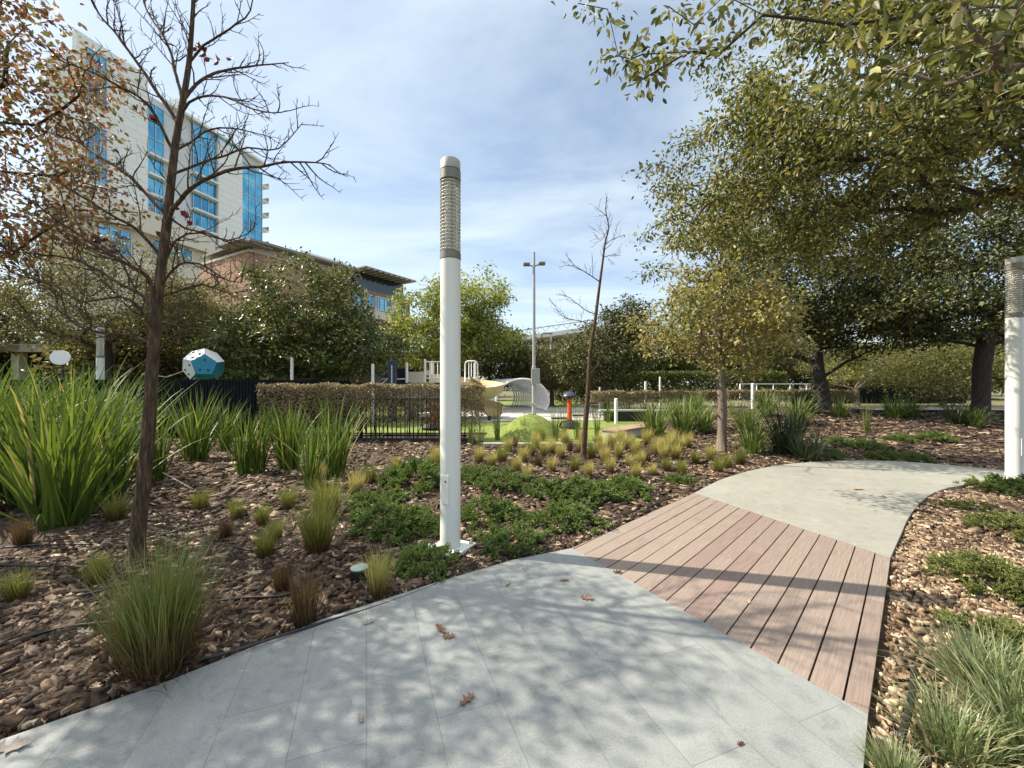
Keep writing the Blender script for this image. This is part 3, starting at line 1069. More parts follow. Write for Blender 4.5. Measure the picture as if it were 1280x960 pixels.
def glass_bay(fc, name, s0, s1, z0, z1, out, cols, rows, parent, mat='glass', bar=0.12):
    g = fc.obj(name, [(s0, s1, z0, z1, out - 0.3, out)], M[mat], parent)
    bars = []
    for i in range(cols + 1):
        x = s0 + (s1 - s0) * i / cols
        bars.append((x - bar / 2, x + bar / 2, z0, z1, out, out + 0.10))
    for j in range(rows + 1):
        zz = z0 + (z1 - z0) * j / rows
        bars.append((s0, s1, zz - bar / 2, zz + bar / 2, out, out + 0.14))
    fc.obj('mullion', bars, M['white_wall'] if mat == 'glass_teal' else M['steel'], g)
    return g


tower = thing('hotel_tower', 'tall white tower with tall blue glass bays rising behind the bare tree', 'building')
F1 = Facade((-75.6 + 0.26 * 50, 50), (0.26, 1))
sA0, sA1 = F1.at(90)[0], F1.at(180)[0]
s203, s240, s270, s300, s325 = (F1.at(p)[0] for p in (203, 240, 269, 299, 324))
F1.obj('wall', [(sA0 + 0.3, s325, 0, 48.3, -6, 0)], M['grey_wall'], tower)
F1.obj('wall_panel', [(sA0, sA1, 26, 50.6, 0.01, 0.9)], M['white_wall'], tower)
F1.obj('wall_panel', [(s270, s300, 8, 47.6, 0.01, 0.8)], M['white_wall'], tower)
F1.obj('roof_slab', [(s203, s325 + 0.8, 48.3, 48.8, -5.5, 0.9)], M['white_wall'], tower)
F1.obj('roof_railing', [(s203 + k * 1.2, s203 + k * 1.2 + 0.08, 48.8, 50.1, -0.1, 0.0) for k in range(int((s325 - s203) / 1.2))] + [(s203, s325, 50.05, 50.13, -0.1, 0.0)], M['steel'], tower)
glass_bay(F1, 'glass_bay', F1.at(103)[0], F1.at(127)[0], 41.5, 49.0, 1.0, 3, 3, tower)
glass_bay(F1, 'glass_bay', F1.at(103)[0], F1.at(127)[0], 30.5, 38.5, 1.0, 3, 3, tower)
glass_bay(F1, 'glass_bay', sA1 + 0.2, s203, 38.6, 47.0, 0.25, 2, 3, tower)
glass_bay(F1, 'glass_bay', s240, s270 - 0.1, 39.2, 48.0, 0.25, 3, 3, tower)
glass_bay(F1, 'glass_bay', s270, s300, 47.65, 48.28, 0.6, 6, 1, tower)
glass_bay(F1, 'glass_bay', s300 + 0.05, s325, 30.5, 46.0, 0.7, 3, 5, tower)
for k, zf in enumerate((35.4, 32.2, 29.0)):
    glass_bay(F1, 'window', sA1 + 0.2, s203, zf + 0.25, zf + 2.9, 0.2, 2, 1, tower)
    F1.obj('floor_ledge', [(sA1 + 0.1, s203 + 1.4, zf + 2.95, zf + 3.3, 0.01, 1.1)], M['white_wall'], tower)
for k, zf in enumerate((35.9, 32.7, 29.5, 26.3)):
    glass_bay(F1, 'window', s240, s270 - 0.1, zf + 0.25, zf + 2.9, 0.2, 3, 1, tower)
    F1.obj('floor_ledge', [(s240 - 0.4, s270 - 0.1, zf + 2.95, zf + 3.25, 0.01, 1.2)], M['white_wall'], tower)
for k, zf in enumerate((22.6, 19.2, 15.8)):
    glass_bay(F1, 'window', F1.at(257)[0], s270 - 0.1, zf + 0.25, zf + 2.9, 0.2, 2, 1, tower, 'glass_teal')
    F1.obj('floor_ledge', [(F1.at(257)[0], s270 - 0.1, zf + 2.95, zf + 3.25, 0.01, 0.9)], M['white_wall'], tower)
for k in range(5):
    zf = 31.0 + 3.1 * k
    bal = F1.obj('balcony', [(s325 + 0.02, s325 + 1.6, zf, zf + 0.28, -3.0, 0.9)], M['white_wall'], tower)
    F1.obj('balcony_railing', [(s325 + 1.52, s325 + 1.58, zf + 0.28, zf + 1.2, -3.0, 0.9)], M['steel'], bal)
# lower wing standing forward of the tower
F1.obj('wall', [(sA0 - 3, F1.at(257)[0] - 0.1, 0, 25.0, 0.02, 1.2)], M['cream_wall'], tower)
F1.obj('parapet', [(sA0 - 3, F1.at(257)[0] - 0.2, 25.0, 28.6, 0.02, 2.6)], M['cream_wall'], tower)
glass_bay(F1, 'window', F1.at(116)[0], F1.at(156)[0], 20.6, 24.6, 1.3, 3, 1, tower)
glass_bay(F1, 'window', F1.at(182)[0], F1.at(233)[0], 22.2, 24.8, 1.3, 4, 1, tower, 'glass_teal')
F1.obj('roof_box', [(F1.at(236)[0], F1.at(243)[0], 48.8, 52.5, -5, -2)], M['grey_wall'], tower)

midrise = thing('brick_midrise', 'long brick building with slatted grey roof canopies behind the round magnolia', 'building')
F2 = Facade((-25.8, 40), (0.525, 0.851))
F2s = Facade((-34.6 + 8.8, 40), (-8.8, 5.0))
F2.obj('wall', [(0, 11.2, 0, 14.6, -9, 0)], M['brick'], midrise)
F2.obj('wall', [(11.2, 21.0, 0, 13.6, -9, 0)], M['brick'], midrise)
F2.obj('roof', [(-1.0, 11.6, 15.35, 15.6, -9, 1.3)], M['roof_metal'], midrise)
F2.obj('fascia', [(-0.02, 11.2, 14.62, 15.33, -8.9, 0.1)], M['roof_slat'], midrise)
F2.obj('penthouse', [(6.0, 12.2, 14.9, 17.0, -8, -2.2)], M['white_wall'], midrise)
F2.obj('roof', [(11.9, 20.5, 15.9, 16.08, -7, 1.8)], M['roof_metal'], midrise)
F2.obj('roof_slats', [(12.2 + 0.9 * k, 12.6 + 0.9 * k, 15.78, 15.89, -0.5, 1.9) for k in range(9)], M['roof_slat'], midrise)
F2.obj('clerestory', [(12.2, 20.3, 13.62, 15.75, -6, -0.6)], M['dark_glass'], midrise)
for k in range(2):
    s0 = 11.0 + 4.4 * k
    w = glass_bay(F2, 'window', s0 + 0.3, s0 + 1.7, 11.3, 13.0, 0.05, 2, 1, midrise)
    F2.obj('pier', [(s0 + 1.8, s0 + 2.2, 4.0, 13.6, 0.01, 0.5)], M['cream_wall'], midrise)
    glass_bay(F2, 'window', s0 + 2.4, s0 + 3.4, 11.6, 13.0, 0.05, 1, 1, midrise)
    glass_bay(F2, 'window', s0 + 3.7, s0 + 4.6, 9.6, 13.0, 0.05, 3, 2, midrise)
    F2.obj('balcony', [(s0 + 0.6, s0 + 4.9, 9.9, 11.0, 0.20, 0.9)], M['cream_wall'], midrise)
    glass_bay(F2, 'window', s0 + 0.6, s0 + 4.8, 5.6, 8.4, 0.05, 4, 1, midrise, 'glass_teal')
F2s.obj('side_coping', [(-0.2, 10.2, 14.6, 14.85, -0.6, 0.2)], M['roof_slat'], midrise)
F2s.obj('canopy', [(-1.2, 3.0, 15.1, 15.3, -2.0, 1.2)], M['roof_metal'], midrise)
bm = bmesh.new()
box(bm, (0, 0, 0), (10.1, 0.4, 14.58), math.atan2(5.0, -8.8), (-25.85, 39.95, 0))
from_bm('side_wall', bm, M['brick'], midrise)

pav = thing('garden_pavilion', 'low shaded pavilion with flat roof and pale columns behind the black fence', 'building')
boxes('roof', [((-40, 20.5, 3.15), (-12.5, 28, 3.55))], M['pav_wall'], pav)
boxes('wall', [((-40, 23.5, 0), (-13.4, 27.5, 3.14))], M['pav_wall'], pav)
for k in range(4):
    boxes('window', [((-28 + 3.7 * k, 23.42, 0.7), (-25.2 + 3.7 * k, 23.49, 2.6))], M['dark_glass'], pav)
for xx in (-26.2, -22.0, -17.6, -13.2):
    boxes('column', [((xx, 20.9, 0), (xx + 0.42, 21.3, 3.14))], M['cream_wall'], pav, bevel=0.02)

low = thing('low_brick_building', 'low dark brick building with teal doors seen under the magnolia', 'building')
boxes('wall', [((-16.5, 27.4, 0), (-5.0, 33, 3.3))], M['brick_dark'], low)
boxes('roof', [((-17.0, 26.6, 3.32), (-4.5, 33.4, 3.6))], M['roof_metal'], low)
for x0 in (-14.9, -12.2):
    boxes('door', [((x0, 27.33, 0), (x0 + 1.1, 27.39, 2.2))], plain('teal_door', (0.02, 0.13, 0.11), 0.4) if x0 < -14 else bpy.data.materials['teal_door'], low)
boxes('window', [((-9.6, 27.33, 0.8), (-6.2, 27.39, 2.5))], M['dark_glass'], low)

arena = thing('far_roofed_hall', 'distant pale hall with a long sloping white roof beyond the floodlight mast', 'building')
boxes('wall', [((-2, 92, 0), (26, 120, 10.5))], M['grey_wall'], arena)
boxes('window_band', [((-1.8, 91.9, 7.2), (25.8, 91.99, 9.3))], M['dark_glass'], arena)
bm = bmesh.new()
vs = [bm.verts.new(v) for v in ((-3, 89, 10.6), (27, 89, 14.6), (27, 121, 14.6), (-3, 121, 10.6), (-3, 89, 11.5), (27, 89, 15.6), (27, 121, 15.6), (-3, 121, 11.5))]
for f in ((0, 3, 2, 1), (4, 5, 6, 7), (0, 1, 5, 4), (1, 2, 6, 5), (2, 3, 7, 6), (3, 0, 4, 7)):
    bm.faces.new([vs[i] for i in f])
from_bm('roof', bm, M['white_wall'], arena)
ch = []
for k in range(12):
    x0 = -2 + k * 2.4; z0 = 11.9 + (x0 + 3) / 30 * 4.1
    ch.append(([(x0, 90, z0), (x0 + 1.2, 90, z0 + 1.4), (x0 + 2.4, 90, z0 + 0.33)], 0.09, 4))
ch.append(([(-2, 90, 13.0), (27, 90, 17.2)], 0.12, 4))
tube_obj('truss', ch, M['steel'], arena)

# ------------------------------------------------------------------ fences and hedges
def bar_fence(name, label, x0, x1, y, h, gap, group, post_every=2.4, z=0.0, w=0.011, rot=0, length=None):
    root = thing(name, label, 'fence', (x0, y, z), rot, group)
    ln = length or (x1 - x0)
    n = int(ln / gap)
    boxes('pickets', [((k * gap, -w, 0.06), (k * gap + 2 * w, w, h)) for k in range(n + 1)], M['fence'], root)
    boxes('rail', [((0, -0.02, h - 0.05), (ln, 0.02, h - 0.008))], M['fence'], root)
    boxes('rail', [((0, -0.02, 0.09), (ln, 0.02, 0.13))], M['fence'], root)
    for k in range(int(ln / post_every) + 1):
        boxes('post', [((k * post_every - 0.032, -0.032, -0.1), (k * post_every + 0.032, 0.032, h + 0.03))], M['fence'], root)
    return root


bar_fence('picket_fence', 'tall black closely barred fence behind the flax clumps', -15.2, -6.55, 10.75, 1.62, 0.085, 'black metal fences', w=0.027)
bar_fence('picket_fence', 'short black fence run turning back beside the hedge end', -6.5, 0, 10.75, 1.62, 0.085, 'black metal fences', rot=R(90), length=5.2, w=0.022)
bar_fence('picket_fence', 'low black fence in front of the browning hedge, beside the white column', -6.45, -1.2, 10.75, 1.12, 0.115, 'black metal fences')
bar_fence('picket_fence', 'black fence farther back, its top showing above the browning hedge', -6.5, -2.4, 16.0, 1.55, 0.11, 'black metal fences')
bo = boxes('fence_kerb', [((-6.6, 10.62, -0.1), (-1.0, 10.9, 0.045))], M['black'], bevel=0.01)
tag(bo, 'dark kerb strip under the low black fence', 'kerb')


def hedge(name, label, lo, hi, n, leaf_len, leaf, seed, group, stems=0.5, round_end=True, dens_low=1.0):
    rg = np.random.default_rng(seed)
    root = thing(name, label, 'hedge', ((lo[0] + hi[0]) / 2, (lo[1] + hi[1]) / 2, 0), 0, group)
    c = np.array([(lo[0] + hi[0]) / 2, (lo[1] + hi[1]) / 2, 0])
    p = rg.uniform(lo, hi, (n, 3))
    # denser skin near the clipped faces
    k = rg.random(n)
    p[:, 2] = np.where(k < 0.35, hi[2] - rg.exponential(0.035, n), p[:, 2])
    p[:, 1] = np.where((k > 0.35) & (k < 0.75), lo[1] + rg.exponential(0.06, n), p[:, 1])
    wob = 0.05 * np.sin(p[:, 0] * 3.1 + p[:, 2] * 5) + 0.035 * np.sin(p[:, 0] * 8.3)
    p[:, 1] += wob
    p[:, 2] += 0.03 * np.sin(p[:, 0] * 4.7) + 0.02 * np.sin(p[:, 0] * 11) + rg.normal(0, 0.012, n)
    f = (p[:, 2] - lo[2]) / (hi[2] - lo[2])
    p = p[rg.random(n) < np.clip(dens_low + (1 - dens_low) * f * 1.7, 0, 1)]
    n = len(p)
    V, F = leaf_geo(p - c, rand_dirs(n, rg, 0.4), rand_dirs(n, rg, 0.5), leaf_len * rg.uniform(.6, 1.3, n), leaf_len * 0.55, False)
    mk('foliage', V, F, M[leaf], root)
    ch = []
    for _ in range(int((hi[0] - lo[0]) * 12)):
        x = rg.uniform(lo[0], hi[0]); y = rg.uniform(lo[1] + .08, hi[1] - .08)
        top = rg.uniform(0.5, 0.95) * hi[2]
        pts = np.array([[x, y, 0], [x + rg.normal(0, .06), y + rg.normal(0, .05), top * .5], [x + rg.normal(0, .16), y + rg.normal(0, .12), top]]) - c
        ch.append((pts, [0.014, 0.010, 0.005], 4))
    tube_obj('stems', ch, M['bark_dark'], root)
    return root


hedge('clipped_hedge', 'browning clipped hedge growing through the low black fence', (-6.75, 10.55, 0.35), (-2.2, 11.35, 1.46), 26000, 0.055, 'leaf_hedge', 5, 'clipped hedges', dens_low=0.28)
hedge('clipped_hedge', 'short brown hedge end just past the white lamp column', (-2.2, 10.5, 0.30), (-0.75, 11.25, 1.42), 9000, 0.055, 'leaf_hedge', 6, 'clipped hedges', dens_low=0.3)
hedge('clipped_hedge', 'long low flat-topped hedge across the back of the lawn', (3.3, 16.8, 0.72), (9.0, 17.5, 1.17), 12000, 0.07, 'leaf_hedge', 7, 'clipped hedges')
hedge('clipped_hedge', 'flat-topped hedge run behind the yellowing oak trunk', (9.1, 16.8, 0.80), (14.6, 17.5, 1.2), 11000, 0.07, 'leaf_hedge', 8, 'clipped hedges')

# ------------------------------------------------------------------ lamp columns
def lamp_column(label, loc, h, rot):
    root = thing('lamp_column', label, 'lamp column', loc, rot, 'white light columns')
    rr = 0.093
    lens_top, lens_bot = h - 0.19, h - 0.84
    pole = lathe('pole', [(rr, 0.0), (rr, lens_bot - 0.075), (0.0, lens_bot - 0.072)], M['white_paint'], root, 48, True)
    dr = boxes('access_door', [((-0.030, -rr - 0.0035, 0.42), (0.048, -rr + 0.03, 0.68))], M['white_paint'], root, bevel=0.003)
    boxes('lock', [((0.012, -rr - 0.007, 0.615), (0.024, -rr - 0.002, 0.635))], M['black'], dr)
    boxes('base_plate', [((-0.17, -0.17, -0.02), (0.17, 0.17, 0.012))], M['white_paint'], root, bevel=0.004)
    for sx in (-1, 1):
        for sy in (-1, 1):
            b = lathe('bolt', [(0.02, 0.012), (0.02, 0.032), (0.010, 0.034), (0.010, 0.055), (0.0, 0.056)], M['steel'], root, 6)
            b.location = (sx * 0.135, sy * 0.135, 0)
    lathe('collar', [(rr - 0.01, lens_bot - 0.07), (rr + 0.003, lens_bot - 0.07), (rr + 0.003, lens_bot - 0.012), (rr - 0.004, lens_bot - 0.01), (rr - 0.004, lens_bot), (0, lens_bot)], M['dark_ring'], root, 48, True)
    prof = []
    nr = 20
    dz = (lens_top - lens_bot) / nr
    for k in range(nr):
        z = lens_bot + k * dz
        prof += [(rr - 0.020, z + 0.001), (rr + 0.001, z + dz * 0.30), (rr + 0.001, z + dz * 0.52), (rr - 0.020, z + dz * 0.90)]
    lathe('lens', prof, M['lens'], root, 48)
    lathe('lamp_tube', [(0, lens_bot + 0.01), (0.042, lens_bot + 0.01), (0.042, lens_top - 0.01), (0, lens_top - 0.008)], M['white'], root, 20, True)
    boxes('inner_rod', [((0.047, -0.055, lens_bot + .005), (0.057, -0.045, lens_top - .005)), ((-0.03, -0.065, lens_bot + .005), (-0.02, -0.055, lens_top - .005)), ((-0.057, 0.04, lens_bot + .005), (-0.047, 0.05, lens_top - .005))], M['dark_ring'], root)
    lathe('upper_ring', [(0.0, lens_top), (rr - 0.003, lens_top), (rr + 0.002, lens_top + 0.004), (rr + 0.002, lens_top + 0.085), (rr - 0.006, lens_top + 0.088), (rr - 0.006, lens_top + 0.095), (0, lens_top + 0.096)], M['dark_ring'], root, 48, True)
    lathe('cap', [(0, lens_top + 0.097), (rr - 0.002, lens_top + 0.097), (rr - 0.002, lens_top + 0.178), (rr - 0.010, lens_top + 0.19), (0, lens_top + 0.192)], M['grey_cap'], root, 48, True)
    return root


bx, by = G(563, 684)
lamp_column('tall white light column with ribbed lens standing in the junipers by the paving', (bx, by, 0.0), 3.55, R(-28))
bx, by = G(1268, 603)
lamp_column('white light column at the edge of the pale far path', (bx, by, 0.0), 3.42, R(10))
lamp_column('white light column behind the black fence, beside the oval sign', (-12.4, 12.05, 0.0), 3.2, 0)


def post(label, px, y_top, Y, w, z0=0.0, base=None, name='white_post', mat='white'):
    zt = EYE + (480 - y_top) / FOC * Y
    x = (px - 640) / FOC * Y
    o = lathe(name, [(0, 0), (w, 0), (w, zt - z0 - 0.02), (w * .7, zt - z0), (0, zt - z0)], M[mat], None, 14, True)
    o.location = (x, Y, z0)
    tag(o, label, 'post', 'slim posts around the playground')
    return o


post('slim white post in front of the magnolia trunk', 365, 447, 15.0, 0.055)
post('thin pale post to the left of the navy play column', 446, 457, 18, 0.05)
post('white post with rounded top left of the navy play column', 466, 455, 15.5, 0.06)
post('white post right of the navy play column', 508.5, 454, 16.5, 0.058)
post('white post behind the long low hedge, shorter of the neighbouring two', 807, 477, 22, 0.065, 0.1)
post('thin white post behind the long low hedge, taller of the neighbouring two', 825, 471, 22, 0.05, 0.1)
post('white post behind the yellowing oak, in front of the white railing', 941, 479, 15.6, 0.062, 0.35)
post('short square white bollard on the lawn near the bare sapling', 770, 498, 15, 0.065, 0.02, name='white_bollard')
post('short white post at the near end of the long low hedge', 750, 484, 21, 0.06, 0.0)

# floodlight mast
mast = thing('floodlight_mast', 'tall grey mast with two floodlight heads and a box on its shaft', 'light mast', (P(667.5, 480, 18.2)[0], 18.2, 0))
lathe('pole', [(0, 0), (0.095, 0), (0.095, 2.3), (0.075, 2.32), (0.055, 7.5), (0, 7.52)], M['pole_grey'], mast, 16, True)
tube_obj('crossarm', [([(-0.35, 0, 6.92), (0, 0, 6.86), (0.4, 0, 6.98)], 0.035, 6)], M['pole_grey'], mast)
for sx, zz in ((-0.34, 6.94), (0.36, 6.98)):
    bm = bmesh.new()
    box(bm, (-0.15, -0.14, -0.06), (0.15, 0.14, 0.06), 0, (sx, 0, zz))
    from_bm('lamp_head', bm, M['dark_ring'], mast, bevel=0.03)
boxes('control_box', [((-0.12, -0.16, 1.5), (0.26, 0.12, 2.2))], M['grey_cap'], mast, bevel=0.02)
boxes('collar', [((-0.14, -0.14, 0.55), (0.14, 0.14, 0.66))], M['steel'], mast, bevel=0.02)
sl = thing('street_lamp', 'thin pale lamp post right of the floodlight mast', 'lamp post', (P(688.5, 480, 27)[0], 27, 0))
lathe('pole', [(0, 0), (0.07, 0), (0.055, 4.85), (0, 4.86)], M['white'], sl, 10, True)
boxes('lamp_head', [((-0.55, -0.1, 4.87), (0.12, 0.1, 4.98))], M['pole_grey'], sl, bevel=0.02)

# ------------------------------------------------------------------ signs and playground
sg = thing('oval_sign', 'blank white oval sign on a dark post behind the fence', 'sign', (P(76, 480, 13)[0], 13, 0))
a = np.linspace(0, 2 * math.pi, 40, endpoint=False)
bm = bmesh.new()
f = [bm.verts.new((0.335 * math.cos(t), -0.03, 2.36 + 0.235 * math.sin(t))) for t in a]
b = [bm.verts.new((0.335 * math.cos(t), 0.0, 2.36 + 0.235 * math.sin(t))) for t in a]
bm.faces.new(f); bm.faces.new(b)
for i in range(40):
    bm.faces.new((f[i], f[(i + 1) % 40], b[(i + 1) % 40], b[i]))
from_bm('sign_face', bm, M['white'], sg)
lathe('post', [(0, 0), (0.035, 0), (0.035, 2.2), (0, 2.2)], M['black'], sg, 12, True).location = (0, 0.045, 0)

# the polyhedral climber
cl = thing('climbing_dome', 'large faceted climber with white and blue panels above the fence', 'climbing frame', (P(255, 480, 14.2)[0], 14.2, 0))
bmx = bmesh.new()
phi = (1 + 5 ** .5) / 2
pts = [(x, y, z) for x in (-1, 1) for y in (-1, 1) for z in (-1, 1)]
for a_ in (-1, 1):
    for b_ in (-1, 1):
        pts += [(0, a_ / phi, b_ * phi), (a_ / phi, b_ * phi, 0), (a_ * phi, 0, b_ / phi)]
for p in pts:
    bmx.verts.new(p)
bmesh.ops.convex_hull(bmx, input=bmx.verts)
bmesh.ops.dissolve_limit(bmx, angle_limit=0.05, verts=bmx.verts, edges=bmx.edges)
from mathutils import Matrix
v0 = Vector((1, 1, 1)).normalized()
near3 = sorted((f.normal.copy() for f in bmx.faces), key=lambda n: -n.dot(v0))[:3]
v1 = Vector((0.05, -0.97, 0.22)).normalized()
up1 = (Vector((-0.25, 0, 1)) - v1 * Vector((-0.25, 0, 1)).dot(v1)).normalized()
t0 = (near3[0] - v0 * near3[0].dot(v0)).normalized()
A0 = Matrix((v0, t0, v0.cross(t0))).transposed()
A1 = Matrix((v1, up1, v1.cross(up1))).transposed()
rotm = A1 @ A0.transposed()
pan = {'white': [], 'teal': [], 'pale_panel': []}
for fc in bmx.faces:
    n = rotm @ fc.normal
    vs_ = [rotm @ v.co for v in fc.verts]
    cen = sum(vs_, Vector()) / len(vs_)
    key = 'white' if n.z > 0.45 else ('teal' if n.x > 0.1 else 'pale_panel')
    pan[key].append((vs_, cen, n))
bmx.free()
for key, fl in pan.items():
    for vs_, cen, n in fl:
        bm = bmesh.new()
        s = 0.365
        outv = [bm.verts.new((cen + (v - cen) * 0.975) * s + Vector((0, 0, 2.14))) for v in vs_]
        inv = [bm.verts.new((cen + (v - cen) * 0.90) * (s * 0.93) + Vector((0, 0, 2.14))) for v in vs_]
        bm.faces.new(outv); bm.faces.new(inv)
        for i in range(len(vs_)):
            bm.faces.new((outv[i], outv[(i + 1) % len(vs_)], inv[(i + 1) % len(vs_)], inv[i]))
        po = from_bm('panel', bm, M[key], cl)
        if n.y < 0.0:
            for k in range(3):
                hb = bmesh.new()
                v = vs_[k * 2 % len(vs_)]
                c = (cen + (v - cen) * 0.5) * s + n * 0.012 + Vector((0, 0, 2.14))
                bmesh.ops.create_icosphere(hb, subdivisions=1, radius=0.035, matrix=Matrix.Translation(c))
                from_bm('handhold', hb, M['red_leaf'] if key == 'white' else M['black'], po)
for k in range(3):
    tube_obj('leg', [([(0.35 * math.cos(k * 2.1 + .4), 0.35 * math.sin(k * 2.1 + .4), 1.75), (0.7 * math.cos(k * 2.1 + .4), 0.7 * math.sin(k * 2.1 + .4), 0)], 0.045, 8)], M['pole_grey'], cl)
tube_obj('rope', [([(-0.6, 0, 2.0), (-1.4, 0.1, 1.75), (-2.4, .2, 1.85)], 0.02, 5)], M['stick'], cl)

# wood and net play tower, spiral slide
pt = thing('play_tower', 'play platform with white railings beside the tan slide', 'play structure', (P(577, 480, 17.6)[0], 17.6, 0))
boxes('platform', [((-1.5, -0.5, 1.45), (0.55, 1.0, 1.58))], M['tan'], pt, bevel=0.01)
for xx, yy in ((-1.5, -0.5), (-1.5, 0.95), (0.5, 0.95), (-0.05, -0.5)):
    lathe('post', [(0, 0), (0.05, 0), (0.05, 2.55), (0, 2.57)], M['white'], pt, 12, True).location = (xx, yy, 0)
ch = [([(-1.45, -0.5, 2.45), (-0.1, -0.5, 2.45)], 0.025, 6), ([(-1.45, -0.5, 1.75), (-0.1, -0.5, 1.75)], 0.025, 6)]
ch += [([(-1.3 + 0.17 * k, -0.5, 1.75), (-1.3 + 0.17 * k, -0.5, 2.45)], 0.014, 5) for k in range(7)]
tube_obj('railing', ch, M['white'], pt)
arch = [(0.18, -0.2, 1.6), (0.18, -0.2, 2.35), (0.22, -0.2, 2.46), (0.32, -0.2, 2.5), (0.58, -0.2, 2.5), (0.68, -0.2, 2.46), (0.72, -0.2, 2.35), (0.72, -0.2, 1.6)]
ch = [(arch, 0.03, 8)] + [([(x, -0.2, 1.7), (x, -0.2, 2.48)], 0.016, 5) for x in (0.34, 0.45, 0.57)] + [([(0.18, -0.2, 1.75), (0.72, -0.2, 1.75)], 0.02, 5)]
tube_obj('railing', ch, M['white'], pt)

sld = thing('spiral_slide', 'tan plastic spiral slide curling down from the play platform', 'slide', (P(596, 480, 16.9)[0], 16.9, 0))
prof = [(-0.40, 0.36), (-0.38, 0.12), (-0.26, 0.0), (0, -0.05), (0.26, 0.0), (0.38, 0.12), (0.40, 0.36)]
rows = []
nst = 76
for i in range(nst):
    t = i / (nst - 1)
    ang = R(150) - R(525) * t
    rad_ = 0.72 + 0.06 * math.sin(t * 3)
    cx, cy = rad_ * math.cos(ang), rad_ * math.sin(ang)
    zc = 1.5 - 1.32 * t ** 0.9
    er = np.array([math.cos(ang), math.sin(ang)])
    bankz = 0.10 * math.sin(math.pi * t)
    wall_up = 1.0 if t > 0.05 else 1.0
    rows.append([(cx + er[0] * a_, cy + er[1] * a_, zc + b_ * wall_up + bankz * a_ / .4) for a_, b_ in prof])
rows = np.array(rows)
inner = rows.reshape(-1, 3)
m = len(prof)
outer = (rows + np.array([0, 0, -0.03])).reshape(-1, 3)
q = [(i * m + j, (i + 1) * m + j, (i + 1) * m + j + 1, i * m + j + 1) for i in range(nst - 1) for j in range(m - 1)]
V = np.concatenate([inner, outer])
q2 = [tuple(x + nst * m for x in f[::-1]) for f in q]
rim = []
for j in (0, m - 1):
    rim += [(i * m + j, (i + 1) * m + j, (i + 1) * m + j + nst * m, i * m + j + nst * m) for i in range(nst - 1)]
mk('chute', V, [np.array(q + q2 + rim)], M['tan'], sld, True)
lathe('centre_post', [(0, 0), (0.06, 0), (0.06, 1.5), (0, 1.5)], M['white'], sld, 12, True)
boxes('foot', [((0.5, -0.75, 0), (0.62, -0.45, 0.2))], M['black'], sld, bevel=0.01)

nav = thing('play_column', 'navy play column with a row of white marks down its face', 'play column', (P(490.5, 480, 15.8)[0], 15.8, 0))
boxes('column', [((-0.15, -0.12, 0), (0.15, 0.12, 2.42))], M['navy'], nav, bevel=0.015)
boxes('marks', [((-0.01, -0.128, 1.0 + 0.07 * k), (0.035, -0.118, 1.045 + 0.07 * k)) for k in range(18)], M['white'], nav)
tube_obj('brace', [([(-0.15, 0, 1.75), (-0.75, 0, 1.15), (-0.8, 0, 0)], 0.03, 6)], M['white'], nav)

ph = thing('play_house', 'low beige playhouse panel with a round-topped opening and white balustrade', 'play structure', (P(530, 480, 18)[0], 18, 0))
boxes('wall', [((-0.75, 0, 0.0), (-0.02, 0.08, 2.05)), ((-0.02, 0, 0), (0.22, 0.08, 1.45)), ((0.22, 0, 0), (0.95, 0.08, 1.95)), ((-0.02, 0, 1.9), (0.22, 0.08, 2.12))], M['cream_wall'], ph)
boxes('balustrade', [((-1.3 + 0.19 * k, -0.3, 0.9), (-1.22 + 0.19 * k, -0.24, 1.42)) for k in range(12)] + [((-1.35, -0.32, 1.42), (1.0, -0.22, 1.50)), ((-1.35, -0.32, 0.82), (1.0, -0.22, 0.90))], M['white'], ph)
boxes('shelf', [((-1.9, -0.1, 1.7), (-0.78, 0.1, 1.76))], M['white'], ph)


def spring_rider(label, px, py, Y, h, hat):
    r = thing('spring_rider', label, 'play equipment', (P(px, py, Y)[0], Y, 0.02), 0, 'orange posted play toys')
    lathe('post', [(0, 0.25), (0.085, 0.25), (0.07, 0.6), (0.085, h - .12), (0, h - .12)], M['orange'], r, 14, True)
    if hat:
        lathe('cap', [(0.06, h - 0.14), (0.24, h - 0.09), (0.26, h - 0.04), (0.2, h + 0.05), (0.09, h + 0.1), (0, h + 0.11)], M['navy'], r, 20, True)
    else:
        boxes('seat', [((-0.42, -0.12, 0.42), (-0.05, 0.12, 0.56))], M['white'], r, bevel=0.04)
    lathe('base', [(0, 0), (0.34, 0), (0.36, 0.08), (0.3, 0.2), (0.12, 0.27), (0, 0.27)], M['black'], r, 20, True)
    boxes('footrest', [((0.1, -0.1, 0.40), (0.55, 0.1, 0.46)), ((-0.6, -0.1, 0.3), (-0.1, 0.1, 0.36))], M['black'], r, bevel=0.015)
    return r


spring_rider('orange post play toy with a dark blue mushroom cap on the lawn', 712, 520, 13.4, 1.12, True)
spring_rider('orange post play toy with a white seat behind the low fence', 541, 520, 13.0, 0.95, False)

